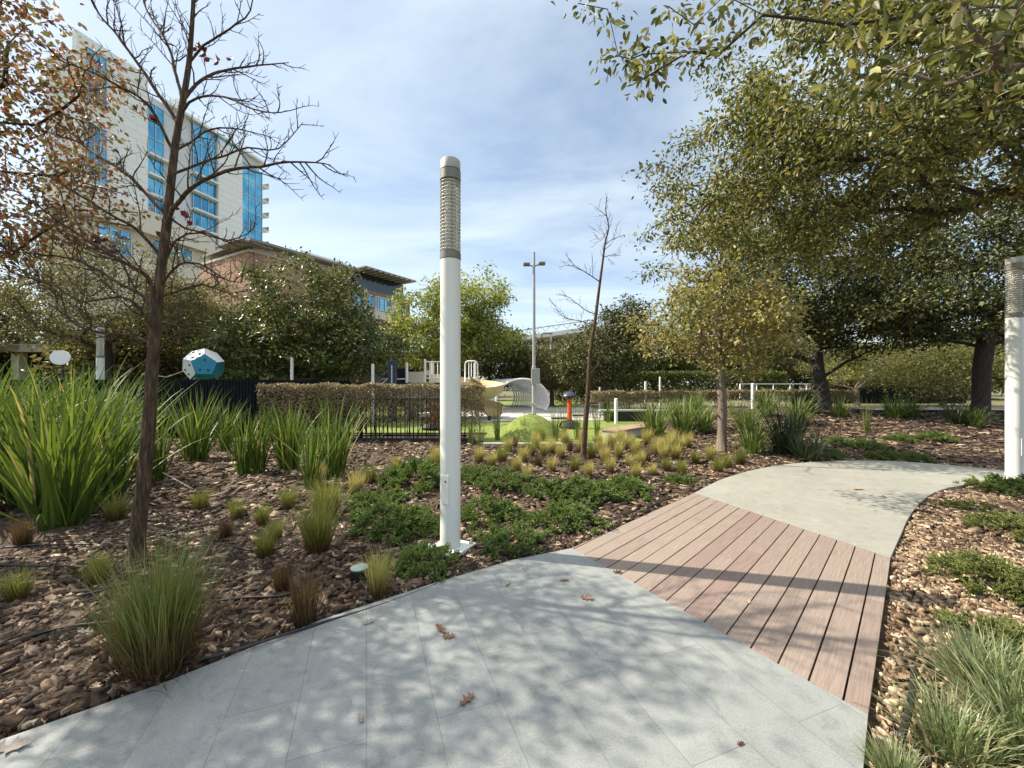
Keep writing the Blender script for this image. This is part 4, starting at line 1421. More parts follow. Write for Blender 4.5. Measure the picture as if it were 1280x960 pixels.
# rib tunnel
tn = thing('rib_tunnel', 'arched white tunnel of slender hoops on the playground lawn', 'play tunnel', (P(656, 480, 20.6)[0], 20.6, 0.03))
hoops = []
nh = 22
for k in range(nh):
    t = k / (nh - 1)
    cx = -0.1 - 1.9 * t * t * 0.8
    cy = 5.2 * t
    tw = R(14 + 24 * t)
    pts = []
    for a_ in np.linspace(R(-28), R(208), 26):
        xx = 1.42 * math.cos(a_); zz = 0.62 + 1.12 * math.sin(a_)
        if zz < 0:
            zz = 0
        pts.append((cx + xx * math.cos(tw), cy + xx * math.sin(tw), zz))
    o = tube_obj('hoop', [(pts, 0.045, 6)], M['white'], tn)
    hoops.append(pts)
hp = np.array(hoops)
tube_obj('lacing', [(hp[:, j], 0.008, 4) for j in range(1, 26, 2)], M['white'], tn)

# low bench platform
bn = thing('low_bench', 'low concrete bench with a timber top beside the lawn', 'bench', (2.85, 10.75, 0), math.atan2(1.7, 1.75))
boxes('base', [((0, 0, 0), (2.6, 0.5, 0.20))], M['concrete'], bn, bevel=0.01)
boxes('top', [((-0.03, -0.03, 0.203), (2.63, 0.53, 0.25))], M['wood_top'], bn, bevel=0.006)
bn2 = thing('low_bench', 'dark low bench on the far side of the lawn behind the mushroom toy', 'bench', (3.5, 15.8, 0), 0)
boxes('base', [((0.2, 0.05, 0), (3.6, 0.4, 0.40))], M['black'], bn2)
boxes('top', [((0, 0, 0.403), (3.8, 0.48, 0.47))], M['grey_cap'], bn2, bevel=0.01)

rl = thing('white_railing', 'white metal railing frames beyond the flat-topped hedge', 'railing', (P(975, 480, 24)[0], 24, 0.45))
ch = []
for k in range(9):
    x = -2.4 + k * 1.0
    ch.append(([(x, 0, 0), (x, 0, 1.05)], 0.03, 6))
ch += [([(-2.4, 0, 1.05), (5.6, 0, 1.05)], 0.03, 6), ([(-2.4, 0, 0.5), (5.6, 0, 0.5)], 0.03, 6)]
tube_obj('frame', ch, M['white'], rl)
boxes('panel', [((-2.3, 0.05, 0.05), (5.5, 0.07, 0.45))], M['white'], rl)
bw = boxes('dark_screen', [((16.6, 22, 0.3), (25, 22.2, 1.75))], M['fence'], bevel=0.01)
tag(bw, 'dark windscreen panel between the two big oak trunks', 'screen')

# ------------------------------------------------------------------ small things in the bed
x, y = G(449, 710, 0.06)
ul = thing('ground_light', 'round black ground light with a pale green lid in the mulch', 'ground light', (x, y, -0.05))
lathe('housing', [(0, 0), (0.066, 0), (0.066, 0.10), (0.06, 0.104), (0, 0.104)], M['black'], ul, 28, True)
lathe('lid', [(0, 0.105), (0.062, 0.105), (0.066, 0.110), (0.066, 0.117), (0.06, 0.121), (0, 0.124)], M['lid'], ul, 28, True)


def hose(label, px):
    pts = [np.array([*G(a, b, -0.01), 0.0]) for a, b in px]
    pts = resample(pts, 0.05)
    n = len(pts)
    s = np.linspace(0, 1, n)
    pts[:, 0] += 0.012 * np.sin(s * n * 0.35)
    pts[:, 2] = H(pts[:, 0], pts[:, 1]) + 0.035 + 0.01 * np.sin(s * n * 0.21)
    o = tube_obj('drip_hose', [(pts, 0.0085, 8)], M['hose'])
    tag(o, label, 'hose', 'black drip hoses in the mulch')


hose('black drip hose at the lower left, ending behind the big grass clump', [(-20, 814), (5, 807), (50, 794), (90, 786), (150, 781)])
hose('black drip hose running left from the foot of the bare tree', [(-20, 690), (30, 686), (95, 682), (158, 679)])
hose('black drip hose just right of the bare tree trunk', [(182, 677), (215, 668), (262, 657), (330, 652)])
hose('short black drip hose in front of the olive tuft and bare trunk', [(60, 753), (110, 743), (165, 731), (190, 728)])
hose('black drip hose below the round brown tufts', [(262, 757), (300, 752), (349, 749), (372, 742)])
hose('black drip hose along the paving edge', [(215, 838), (277, 824), (349, 801), (420, 776), (480, 755), (548, 731)])
hose('black drip hose level with the bottom left green tuft', [(-20, 708), (40, 710), (112, 709)])
hose('black drip hose past the tall green tuft toward the junipers', [(280, 682), (340, 690), (420, 655), (470, 652)])
hose('black drip hose on the deck side of the junipers', [(700, 672), (745, 655), (800, 640), (850, 618)])
hx = [np.array([*G(1143, 843), 0.03]), np.array([*G(1138, 890), 0.035]), np.array([*G(1126, 932), 0.03])]
o = tube_obj('stub_pipe', [(resample(hx, .05), 0.014, 8)], M['hose'])
tag(o, 'short dark pipe lying in the mulch beside the pale grass', 'pipe')
s0 = [np.array([*G(192, 593), 0.10]), np.array([*G(215, 602), 0.06]), np.array([*G(240, 613), 0.02])]
o = tube_obj('cane', [(s0, 0.012, 6)], M['stick'])
tag(o, 'pale cane lying aslant on the mulch right of the bare trunk', 'cane')


# ------------------------------------------------------------------ grasses and low plants
def blades(n, base_r, length, width, lean, curve, rg, seg=5, upright=0.0, squash=1.0):
    az = rg.uniform(0, 2 * math.pi, n)
    br = base_r * np.sqrt(rg.random(n))
    baz = az + rg.normal(0, 0.7, n)
    L = length * rg.uniform(0.6, 1.1, n)
    th0 = np.abs(rg.normal(0, lean, n)) * (0.4 + br / max(base_r, 1e-6))
    cu = curve * rg.uniform(0.3, 1.4, n)
    pos = np.stack([br * np.cos(baz), br * np.sin(baz) * squash, np.zeros(n)], 1)
    out = np.stack([np.cos(az), np.sin(az), np.zeros(n)], 1)
    tw = rg.normal(0, 0.5, n)
    side0 = np.stack([-np.sin(az + tw), np.cos(az + tw), np.zeros(n)], 1)
    rings = []
    for k in range(seg + 1):
        t = k / seg
        w = width * rg.uniform(0.98, 1.02) * (0.75 + 0.5 * t - 1.22 * t * t)
        w = max(w, width * 0.03)
        rings.append((pos - side0 * w / 2, pos + side0 * w / 2))
        th = th0 + cu * t * t
        pos = pos + (out * np.sin(th)[:, None] + np.array([0, 0, 1]) * np.cos(th)[:, None]) * (L / seg)[:, None]
    V = np.stack([v for r in rings for v in r], 1).reshape(-1, 3)
    m = 2 * (seg + 1)
    b = (np.arange(n) * m)[:, None]
    F = np.concatenate([b + np.array([[2 * k, 2 * k + 1, 2 * k + 3, 2 * k + 2]]) for k in range(seg)])
    return V, [F]


def blade_plant(name, n, base_r, length, width, lean, curve, mat, seed, seg=5, lo_n=0):
    rg = np.random.default_rng(seed)
    V, F = blades(n, base_r, length, width, lean, curve, rg, seg)
    return mk(name, V, F, M[mat])


PROTO = {}


def place(kind, name, maker, x, y, s, label, cat, group, rot=None, sz=None, z=None):
    """The first of a kind is the object itself, the others copies of it that share its mesh."""
    if kind not in PROTO:
        o = maker(name)
        PROTO[kind] = o
    else:
        o = PROTO[kind].copy()
        COL.objects.link(o)
    o.location = (x, y, float(H(x, y)) if z is None else z)
    o.scale = (s, s, s * (sz or random.uniform(0.9, 1.1)))
    o.rotation_euler = (0, 0, random.uniform(0, 6.28) if rot is None else rot)
    tag(o, label, cat, group)
    return o


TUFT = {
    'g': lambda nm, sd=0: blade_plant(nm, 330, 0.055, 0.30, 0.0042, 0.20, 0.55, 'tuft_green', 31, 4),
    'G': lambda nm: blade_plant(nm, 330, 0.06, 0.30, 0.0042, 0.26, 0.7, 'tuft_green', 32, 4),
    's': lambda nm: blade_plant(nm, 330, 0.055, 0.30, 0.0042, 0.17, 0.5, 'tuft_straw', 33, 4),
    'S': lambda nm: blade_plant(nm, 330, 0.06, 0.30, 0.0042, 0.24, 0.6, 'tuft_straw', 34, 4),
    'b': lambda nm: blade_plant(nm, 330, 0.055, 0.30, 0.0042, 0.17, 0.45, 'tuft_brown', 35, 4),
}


def tuft(px, py, h, kind, label):
    x, y = G(px, py, -0.02)
    hm = h * y / FOC
    s = hm / 0.27
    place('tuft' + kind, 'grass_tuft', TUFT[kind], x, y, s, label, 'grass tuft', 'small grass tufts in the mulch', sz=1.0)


for t in (
        (28, 685, 34, 'b', 'straw-brown tuft in the mulch at the far left edge'),
        (22, 748, 40, 'G', 'spreading olive tuft nearest the bottom left corner'),
        (124, 728, 40, 'g', 'olive tuft between the drip hose and the bare tree foot'),
        (145, 652, 34, 'G', 'olive tuft between the flax clump and the bare trunk'),
        (250, 638, 28, 'G', 'bright green tuft by the end of the pale cane'),
        (296, 648, 28, 'g', 'olive tuft beside the bright green one by the cane'),
        (282, 673, 27, 'b', 'small round brown tuft left of the two joined olive tufts'),
        (328, 656, 28, 'g', 'olive tuft directly behind the two joined tufts'),
        (360, 635, 28, 'g', 'olive tuft in front of the right-hand flax clumps'),
        (345, 674, 28, 'g', 'rear one of two joined olive tufts'),
        (331, 698, 37, 'g', 'front one of two joined olive tufts'),
        (397, 691, 66, 'g', 'tallest green tuft, midway between bare tree and white column'),
        (409, 646, 52, 'G', 'tall green tuft touching the back of the tallest one'),
        (445, 619, 32, 's', 'straw-coloured tuft just left of the junipers'),
        (462, 604, 26, 'G', 'green-gold tuft behind the straw-coloured one by the junipers'),
        (495, 592, 23, 's', 'straw-coloured tuft at the back edge of the junipers'),
        (397, 606, 30, 's', 'straw tuft tucked against the foot of the flax clump'),
        (353, 739, 36, 'b', 'dark brown tuft behind the green-brown one near the paving'),
        (381, 781, 62, 'b', 'green-brown upright tuft closest to the paving edge hose'),
        (473, 743, 52, 's', 'brown-straw tuft beside the round ground light'),
        (547, 585, 30, 's', 'straw tuft half hidden by the white column')):
    tuft(*t)

DRIFT = ((125, 250, 's'), (175, 270, 's'), (215, 250, 'g'), (265, 192, 'b'), (275, 285, 's'), (315, 318, 's'), (360, 265, 'b'), (330, 228, 'g'), (385, 225, 's'),
         (415, 212, 's'), (415, 287, 's'), (468, 180, 's'), (485, 206, 'b'), (508, 285, 'g'), (563, 307, 's'), (575, 232, 'g'), (612, 212, 's'), (648, 291, 's'),
         (655, 192, 's'), (683, 232, 's'), (700, 200, 's'), (690, 168, 'S'), (725, 266, 'S'), (752, 317, 's'), (750, 222, 's'), (795, 180, 's'), (797, 250, 'b'),
         (830, 222, 's'), (860, 236, 's'), (895, 182, 's'), (910, 236, 's'), (875, 282, 'G'), (935, 303, 'g'), (958, 192, 's'), (990, 252, 'G'), (1052, 242, 's'),
         (1080, 292, 'g'), (1115, 272, 'g'), (1170, 258, 'g'), (815, 306, 'S'), (370, 168, 'g'), (540, 180, 's'), (600, 180, 'S'), (625, 250, 's'), (770, 265, 's'),
         (880, 205, 's'), (925, 205, 's'), (845, 195, 'S'), (730, 185, 'S'), (350, 195, 's'), (240, 215, 's'), (300, 250, 's'), (450, 235, 's'), (530, 210, 's'))
COLN = {'s': 'straw-yellow', 'S': 'loose straw-yellow', 'g': 'green', 'G': 'loose green', 'b': 'dark brown'}
for zx, zy, k in DRIFT:
    px, py = 560 + zx / 3.2, 500 + zy / 3.2
    if px < 660:
        where = 'between the white column and the turf mound'
    elif px < 728:
        where = 'just left of the bare sapling trunk'
    elif px < 790:
        where = 'just right of the bare sapling, behind the wide junipers'
    elif px < 880:
        where = 'between sapling and yellowing oak'
    else:
        where = 'at the foot of the yellowing oak'
    if zy > 260 and px < 880:
        where = 'in the front row, ' + where
    tuft(px, py, 21 if k in 'sg' else 17, k, f'{COLN[k]} tuft {where}'.replace('the front row', 'front row'))

# the big grass in front of the bare tree
x, y = G(200, 838, -0.02)
bg = thing('grass_clump', 'big shaggy green grass clump in front of the bare tree', 'grass', (x, y, -0.03))
rg = np.random.default_rng(51)
V1, F1_ = blades(900, 0.12, 0.70, 0.0052, 0.17, 0.62, rg, 6)
mk('blades', V1, F1_, M['grass_big'], bg)
V1, F1_ = blades(420, 0.15, 0.42, 0.0045, 0.45, 0.9, rg, 5)
mk('dry_skirt', V1, F1_, M['tuft_brown'], bg)
x, y = G(160, 812, -0.02)
place('low_g', 'grass_clump', lambda nm: blade_plant(nm, 260, 0.07, 0.42, 0.0045, 0.4, 0.7, 'grass_big', 52, 5), x, y, 0.9, 'low green grass spilling left of the big shaggy clump', 'grass', None)

# flax
FLAX = {
    'A': lambda nm: blade_plant(nm, 150, 0.19, 1.68, 0.037, 0.33, 0.75, 'flax', 61, 8),
    'B': lambda nm: blade_plant(nm, 120, 0.18, 1.58, 0.036, 0.24, 0.6, 'flax', 62, 8),
    'C': lambda nm: blade_plant(nm, 60, 0.10, 1.5, 0.032, 0.18, 0.4, 'flax', 63, 8),
}
for px, py, top, k, lab in (
        (78, 655, 472, 'A', 'nearest big flax clump left of the bare trunk'),
        (-40, 640, 470, 'A', 'big flax clump cut off by the left picture edge'),
        (18, 612, 468, 'B', 'flax clump behind the nearest one, at the far left'),
        (-15, 590, 470, 'A', 'wide flax clump at the back by the left picture edge'),
        (40, 632, 476, 'B', 'flax clump crowding the left side of the nearest one'),
        (128, 628, 482, 'B', 'flax clump between the nearest one and the bare trunk'),
        (90, 580, 470, 'A', 'wide flax clump against the fence under the oval sign'),
        (62, 596, 470, 'B', 'flax clump at the back, in line with the oval sign'),
        (112, 606, 470, 'B', 'flax clump between the oval sign and the bare trunk'),
        (150, 590, 474, 'B', 'flax clump close behind the bare trunk'),
        (196, 600, 500, 'C', 'sparse flax clump peeking out right of the bare trunk'),
        (244, 576, 488, 'B', 'upright flax clump standing alone below the faceted climber'),
        (282, 566, 500, 'C', 'thin flax clump close against the black fence'),
        (305, 594, 508, 'C', 'slim flax clump, left one of the narrow pair'),
        (324, 592, 508, 'C', 'slim flax clump, right one of the narrow pair'),
        (362, 588, 502, 'B', 'flax clump at the left end of the browning hedge'),
        (388, 610, 520, 'C', 'small flax clump in front of the pair by the hedge'),
        (416, 597, 500, 'B', 'bright flax clump in front of the browning hedge')):
    x, y = G(px, py, -0.03)
    hm = (py - top) / FOC * y
    ref = 1.45 if k != 'C' else 1.42
    place('flax' + k, 'flax_plant', FLAX[k], x, y, hm / ref, lab, 'flax', 'flax clumps in the mulch bed', sz=1.0)

# strap-leaved plants
STRAP = {
    'p': lambda nm: blade_plant(nm, 150, 0.10, 0.62, 0.018, 0.42, 1.0, 'strap', 71, 6),
    'd': lambda nm: blade_plant(nm, 190, 0.14, 0.62, 0.020, 0.5, 1.2, 'strap_dark', 72, 6),
    'r': lambda nm: blade_plant(nm, 34, 0.06, 0.85, 0.014, 0.12, 0.25, 'strap', 73, 6),
}
for px, py, h, k, lab in (
        (819, 545, 38, 'p', 'arching green strap plant next to the bench end'),
        (854, 544, 42, 'p', 'arching green strap plant left of the yellowing oak trunk'),
        (880, 540, 30, 'p', 'small strap plant close behind the yellowing oak'),
        (941, 569, 40, 'p', 'pale strap plant at the path edge right of the yellowing oak'),
        (983, 567, 42, 'd', 'dark leaved strap plant at the path edge, larger one'),
        (1010, 577, 30, 'd', 'dark leaved low strap plant overhanging the pale path'),
        (934, 540, 32, 'p', 'strap plant behind the pale one right of the oak'),
        (957, 521, 30, 'p', 'strap plant near the white post and hedge'),
        (996, 531, 32, 'p', 'pale strap plant behind the dark leaved ones'),
        (1005, 517, 26, 'd', 'dark strap plant left of the big oak trunk foot'),
        (1084, 541, 40, 'r', 'thin upright reed plant alone on the mulch bank'),
        (1118, 523, 24, 'p', 'broad pale green strap plant between the two big oaks'),
        (1140, 522, 22, 'p', 'pale green strap plant beside the broad one between the oaks'),
        (1196, 531, 24, 'd', 'dark strap plant left of the thick right-hand trunk'),
        (1218, 534, 24, 'p', 'strap plant hugging the foot of the thick right-hand trunk'),
        (1050, 522, 20, 'p', 'low strap plant at the foot of the first big oak'),
        (588, 556, 40, 'r', 'reed clump beside the short hedge end'),
        (601, 560, 40, 'r', 'reed clump between hedge end and turf mound'),
        (622, 553, 46, 'r', 'reed clump at the left foot of the turf mound'),
        (655, 549, 30, 'r', 'short reed clump before the turf mound'),
        (694, 553, 48, 'r', 'tall reed clump at the right foot of the turf mound'),
        (706, 551, 42, 'r', 'reed clump beside the tall one, at the right of the turf mound'),
        (722, 552, 44, 'r', 'reed clump right behind the bare sapling trunk'),
        (746, 548, 40, 'r', 'reed clump between the sapling and the low bench'),
        (760, 530, 34, 'r', 'reed clump behind the left end of the low bench'),
        (785, 516, 28, 'r', 'reed clump behind the low bench near the bollard'),
        (806, 520, 28, 'r', 'reed clump at the far end of the low bench'),
        (840, 520, 26, 'p', 'strap plant in front of the long low hedge'),
        (870, 518, 24, 'p', 'strap plant under the long low hedge by the oak trunk'),
        (915, 520, 26, 'r', 'reed clump right of the yellowing oak, under the hedge')):
    d0 = (EYE + .03) * FOC / (py - 480)
    y = d0
    for _ in range(12):
        x = (px - 640) * y / FOC
        y = 0.5 * y + 0.5 * min(18, (EYE - float(H(x, min(y, 17)))) * FOC / (py - 480))
    x = (px - 640) * y / FOC
    ref = {'p': 0.46, 'd': 0.42, 'r': 0.80}[k]
    zz = float(H(x, y)) if y < 17 else float(bank(x, y)) - 0.05
    if in_poly(x, y, LAWN):
        zz = 0.02
    place('strap' + k, 'strap_plant' if k != 'r' else 'reed_plant', STRAP[k], x, y, (h * y / FOC) / ref, lab, 'strap plant' if k != 'r' else 'reed', 'strap-leaved plants' if k != 'r' else 'reed clumps', z=zz)

for px, py, s, lab in (
        (1255, 893, 0.85, 'big pale green liriope clump in the bottom right corner'),
        (1195, 945, 0.66, 'smaller liriope clump at the bottom edge beside the paving'),
        (1310, 960, 0.85, 'liriope clump cut off by the right picture edge'),
        (1225, 858, 0.68, 'liriope clump behind the big one, by the juniper'),
        (1120, 975, 0.36, 'little liriope tuft against the corner of the paving')):
    x, y = G(px, py, -0.03)
    place('liri', 'liriope_plant', lambda nm: blade_plant(nm, 420, 0.16, 0.44, 0.0115, 0.55, 1.1, 'liriope', 81, 6), x, y, s, lab, 'liriope', 'liriope clumps')


def juniper(nm, seed, mat, n_spray=950):
    """A low spreading mat of many small upright tufts, uneven in outline and height."""
    rg = np.random.default_rng(seed)
    m = max(14, n_spray // 14)
    th = rg.uniform(0, 2 * math.pi, m)
    rr = np.sqrt(rg.random(m))
    env = 1 + 0.20 * np.sin(3 * th + seed) + 0.15 * np.sin(5 * th + 2 * seed)
    cen = np.stack([0.435 * rr * env * np.cos(th), 0.435 * rr * env * np.sin(th), (0.18 * (1 - rr ** 2) ** 0.6 + 0.015) * rg.uniform(0.45, 1.25, m)], 1)
    tdir = unit(np.stack([np.cos(th) * (0.3 + 0.8 * rr), np.sin(th) * (0.3 + 0.8 * rr), 1.0 + 0 * th], 1) + rg.normal(0, .25, (m, 3)))
    ti = rg.integers(0, m, n_spray)
    base = cen[ti] + rg.normal(0, 0.022, (n_spray, 3)) * np.array([1, 1, 0.5])
    d = unit(tdir[ti] + rg.normal(0, .42, (n_spray, 3)))
    ln = rg.uniform(0.05, 0.11, n_spray) * rg.uniform(0.8, 1.3, m)[ti]
    Ps, Ds, Ls = [], [], []
    K = 11
    for k in range(K):
        t = k / (K - 1)
        p = base + d * (ln * t)[:, None] + np.array([0, 0, -0.015]) * t * t
        for a_ in range(4):
            Ps.append(p)
            Ds.append(unit(d * (0.7 + t) + rand_dirs(n_spray, rg) * 0.85))
            Ls.append(0.024 * (1.15 - 0.55 * t) * rg.uniform(.7, 1.3, n_spray))
    Ps, Ds, Ls = np.concatenate(Ps), np.concatenate(Ds), np.concatenate(Ls)
    V, F = leaf_geo(Ps, Ds, rand_dirs(len(Ps), rg, 0.6), Ls, Ls * 0.5)
    return mk(nm, V, F, M[mat])


JUN = {'a': lambda nm: juniper(nm, 1, 'leaf_juniper'), 'b': lambda nm: juniper(nm, 2, 'leaf_juniper'), 'c': lambda nm: juniper(nm, 3, 'leaf_juniper'),
       'q': lambda nm: juniper(nm, 4, 'leaf_juniper_pale'), 't': lambda nm: juniper(nm, 5, 'leaf_juniper_pale', 420)}
for px, py, w, k, lab in (
        (524, 606, 105, 'a', 'wide juniper behind the white column, on its left'),
        (597, 600, 62, 'b', 'juniper just right of the white column, at the back'),
        (627, 610, 78, 'c', 'flat juniper between the column and the wide central patch'),
        (470, 636, 78, 'b', 'leftmost juniper of the patch around the column'),
        (492, 662, 112, 'c', 'broad dark juniper left of the column'),
        (530, 668, 70, 'a', 'juniper touching the left side of the column'),
        (526, 712, 96, 'a', 'dark juniper in front of the column, nearest the ground light'),
        (611, 650, 90, 'b', 'juniper right behind the column base'),
        (641, 684, 90, 'c', 'juniper right of the column base, by the paving'),
        (708, 656, 92, 'a', 'round juniper near the deck corner'),
        (686, 620, 70, 'b', 'left one of the wide central juniper patch'),
        (733, 624, 90, 'c', 'middle one of the wide central juniper patch'),
        (782, 618, 76, 'a', 'right one of the wide central juniper patch'),
        (850, 604, 40, 'b', 'small lone juniper at the far left deck corner'),
        (1280, 618, 80, 'c', 'juniper at the foot of the right-hand light column'),
        (1266, 668, 84, 'q', 'yellow-green juniper below the right-hand light column'),
        (1212, 640, 52, 't', 'thin sparse juniper sprig on the sunlit right bed'),
        (1222, 612, 42, 't', 'sparse juniper sprig at the inner path curve'),
        (1240, 734, 120, 'q', 'wide yellow-green juniper in the middle of the right bed'),
        (1252, 805, 96, 'q', 'juniper just behind the big liriope clump'),
        (1048, 556, 34, 'b', 'first low juniper on the bank, beside the dark strap plants'),
        (1084, 561, 42, 'a', 'low juniper mid-bank, in line with the lone reed'),
        (1124, 552, 34, 'c', 'low juniper high on the bank between the oaks'),
        (1166, 551, 40, 'b', 'dark juniper high on the bank near the thick trunk'),
        (1103, 574, 38, 'c', 'low juniper by the pale path, left one of two'),
        (1146, 577, 38, 'a', 'low juniper by the pale path, right one of two'),
        (1036, 572, 36, 'b', 'low dark juniper at the bank foot by the path')):
    y = (EYE + .03) * FOC / (py - 480)
    for _ in range(12):
        x = (px - 640) * y / FOC
        y = 0.5 * y + 0.5 * (EYE - float(H(x, y))) * FOC / (py - 480)
    x = (px - 640) * y / FOC
    place('jun' + k, 'juniper', JUN[k], x, y, (w * y / FOC) / 0.98, lab, 'juniper', 'spreading junipers', sz=1.0)

# ------------------------------------------------------------------ trees
def px_tree(name, label, trunk_px, limbs, Y, r0, bark, cat='tree', seed=3, tw_len=0.45, gap=0.12, leaves=None, base_z=-0.05):
    """A bare tree whose trunk and limbs follow the photograph."""
    rg = np.random.default_rng(seed)
    trunk = resample(lean(trunk_px, Y), 0.10)
    base = trunk[0].copy(); base[2] = base_z
    trunk[0][2] = base_z
    root = thing(name, label, cat, tuple(base), 0, 'trees in the park')
    n = len(trunk)
    s = np.linspace(0, 1, n)
    rad = r0 * (1 - s) ** 0.85 * 0.95 + 0.006
    rad[0] *= 1.35; rad[1] *= 1.12
    chains = [(trunk - base, rad, 14)]
    ends = []
    for pl, dY, rl in limbs:
        lp = lean(pl, Y, dY)
        # start on the trunk axis
        k = int(np.argmin(np.linalg.norm(trunk - lp[0], axis=1)))
        lp[0] = trunk[k]
        lp = resample(lp, 0.08)
        m = len(lp)
        lp = lp + np.cumsum(rg.normal(0, 0.005, (m, 3)), axis=0)
        rr = np.linspace(1, 0, m) ** 0.8 * rl * 0.62 + 0.003
        chains.append((lp - base, rr, 7))
        twigs(lp - base, rl * 0.7, rg, chains, length=tw_len, gap=gap)
        ends.append(lp[-1])
    twigs(trunk[int(n * .72):] - base, rad[int(n * .72)], rg, chains, length=tw_len * 0.9, gap=gap)
    tube_obj('trunk', chains, M[bark], root)
    if leaves:
        Pp = []
        for a, b in leaves:
            c = P(a, b, Y)
            for _ in range(4):
                Pp.append(c + rg.normal(0, 0.035, 3))
        Pp = np.array(Pp) - base
        L = rg.uniform(.05, .09, len(Pp))
        V, F = leaf_geo(Pp, rand_dirs(len(Pp), rg, -0.5), rand_dirs(len(Pp), rg), L, L * 0.7, True)
        mk('clinging_leaves', V, F, M['red_leaf'], root)
    return root


px_tree('bare_tree', 'bare leafless tree with dark spreading limbs in the left mulch bed',
        [(170, 698), (174, 650), (181, 590), (187, 520), (191, 450), (196, 390), (201, 340), (208, 285), (213, 235), (220, 175), (229, 125), (236, 80), (240, 30), (244, -30), (250, -90)],
        [([(208, 285), (218, 262), (234, 240), (255, 224), (280, 214), (325, 210), (370, 204), (418, 208)], -0.5, 0.026),
         ([(255, 224), (285, 196), (310, 188), (350, 190), (382, 160)], 0.4, 0.014),
         ([(229, 125), (245, 105), (268, 92), (310, 82), (362, 78)], 0.4, 0.020),
         ([(225, 135), (245, 122), (285, 122), (320, 140), (362, 141)], -0.4, 0.013),
         ([(216, 195), (235, 178), (262, 162), (300, 158), (340, 168)], 0.7, 0.016),
         ([(222, 150), (200, 120), (170, 75), (150, 45), (125, 10), (112, -40)], 0.3, 0.022),
         ([(217, 190), (190, 130), (160, 108), (120, 88), (70, 68)], -0.4, 0.018),
         ([(230, 120), (212, 60), (188, 20), (172, -30)], 0.5, 0.018),
         ([(236, 80), (255, 55), (285, 35), (312, 15), (318, -20)], -0.3, 0.012),
         ([(212, 262), (180, 235), (140, 205), (95, 175), (50, 158)], 0.5, 0.018),
         ([(204, 320), (175, 290), (150, 275), (100, 245), (50, 215), (20, 190)], -0.5, 0.018),
         ([(196, 385), (185, 345), (160, 330), (110, 300), (60, 265), (15, 235)], -0.3, 0.024),
         ([(194, 400), (175, 370), (140, 350), (90, 325), (40, 318), (0, 310)], 0.6, 0.022),
         ([(192, 420), (175, 385), (150, 370), (100, 375), (60, 350), (20, 356)], -0.6, 0.018),
         ([(190, 440), (170, 422), (120, 418), (92, 402), (75, 365), (40, 345)], 0.3, 0.015),
         ([(203, 335), (220, 300), (250, 292), (285, 302), (318, 285)], 0.4, 0.014),
         ([(200, 350), (222, 332), (246, 328), (275, 345), (300, 350)], -0.4, 0.014),
         ([(197, 380), (218, 366), (252, 355), (285, 368), (305, 362)], 0.5, 0.013),
         ([(191, 455), (210, 425), (238, 412), (262, 412)], -0.3, 0.012),
         ([(210, 270), (235, 285), (262, 290), (290, 300), (318, 298)], 0.2, 0.012)],
        3.50, 0.055, 'bark_young', leaves=[(243, 58), (250, 60), (267, 72), (232, 268), (120, 298), (125, 304), (191, 140), (140, 300), (212, 310)], tw_len=0.5, gap=0.07)

px_tree('bare_sapling', 'thin bare sapling with a straight trunk in the tuft drift',
        [(729, 572), (731, 540), (735, 490), (738, 440), (744, 400), (749, 360), (753, 330), (757, 300), (761, 285), (757, 262), (759, 246)],
        [([(750, 355), (735, 342), (718, 332), (706, 318)], -0.5, 0.014),
         ([(745, 395), (728, 385), (712, 372), (698, 366)], 0.4, 0.012),
         ([(743, 408), (725, 400), (705, 396), (694, 383)], -0.4, 0.012),
         ([(757, 308), (765, 300), (778, 296)], 0.3, 0.009),
         ([(755, 322), (764, 318), (775, 320)], 0.5, 0.008),
         ([(760, 284), (750, 300), (741, 290)], 0.2, 0.007),
         ([(757, 270), (748, 262), (744, 258)], -0.2, 0.006),
         ([(742, 425), (758, 410), (770, 405), (785, 398)], 0.5, 0.012),
         ([(738, 450), (752, 438), (770, 430), (795, 436), (808, 446)], -0.4, 0.012),
         ([(740, 432), (728, 425), (715, 428)], 0.4, 0.009),
         ([(737, 468), (748, 455), (765, 450)], 0.3, 0.009)],
        8.1, 0.058, 'bark_young', seed=8, tw_len=0.48, gap=0.085)


def straight_trunk(x, y, z0, z1, n=6, wob=0.05, tilt=(0, 0)):
    return [(x + tilt[0] * k / n + random.uniform(-wob, wob) * (k > 0), y + tilt[1] * k / n + random.uniform(-wob, wob) * (k > 0), z0 + (z1 - z0) * k / n) for k in range(n + 1)]


# rust-leaved oak whose trunk stands out of frame on the left; it throws the dapple on the paving
tree('rusty_oak', 'oak with rust-brown leaves hanging in at the upper left', straight_trunk(-6.9, 3.9, -0.05, 4.2),
     [((-5.2, 3.5, 4.2), (1.7, 1.2, 1.5)), ((-6.6, 4.2, 4.7), (1.9, 1.5, 1.6)), ((-4.9, 2.8, 3.5), (1.3, 0.9, 0.9)), ((-3.95, 3.35, 4.6), (0.65, 0.6, 0.7)), ((-5.2, 4.3, 3.6), (1.2, 1.0, 0.9))],
     'bark_dark', 'leaf_rust', 170, 140, 0.056, 0.15, 0.12, seed=21, ratio=0.6, oval=True, droop=0.4, shell=0.3)
tree('olive_oak', 'olive-leaved oak behind the fence at the far left', straight_trunk(-16.0, 15.8, 0, 3.8),
     [((-16.2, 15.8, 5.2), (3.6, 2.5, 2.5)), ((-13.4, 16.2, 4.4), (2.2, 2.0, 1.5)), ((-18.6, 15.6, 4.4), (2.4, 2.0, 1.7))],
     'bark_dark', 'leaf_olive', 460, 66, 0.125, 0.25, 0.2, seed=22, shell=0.35, low_cut=2.7)
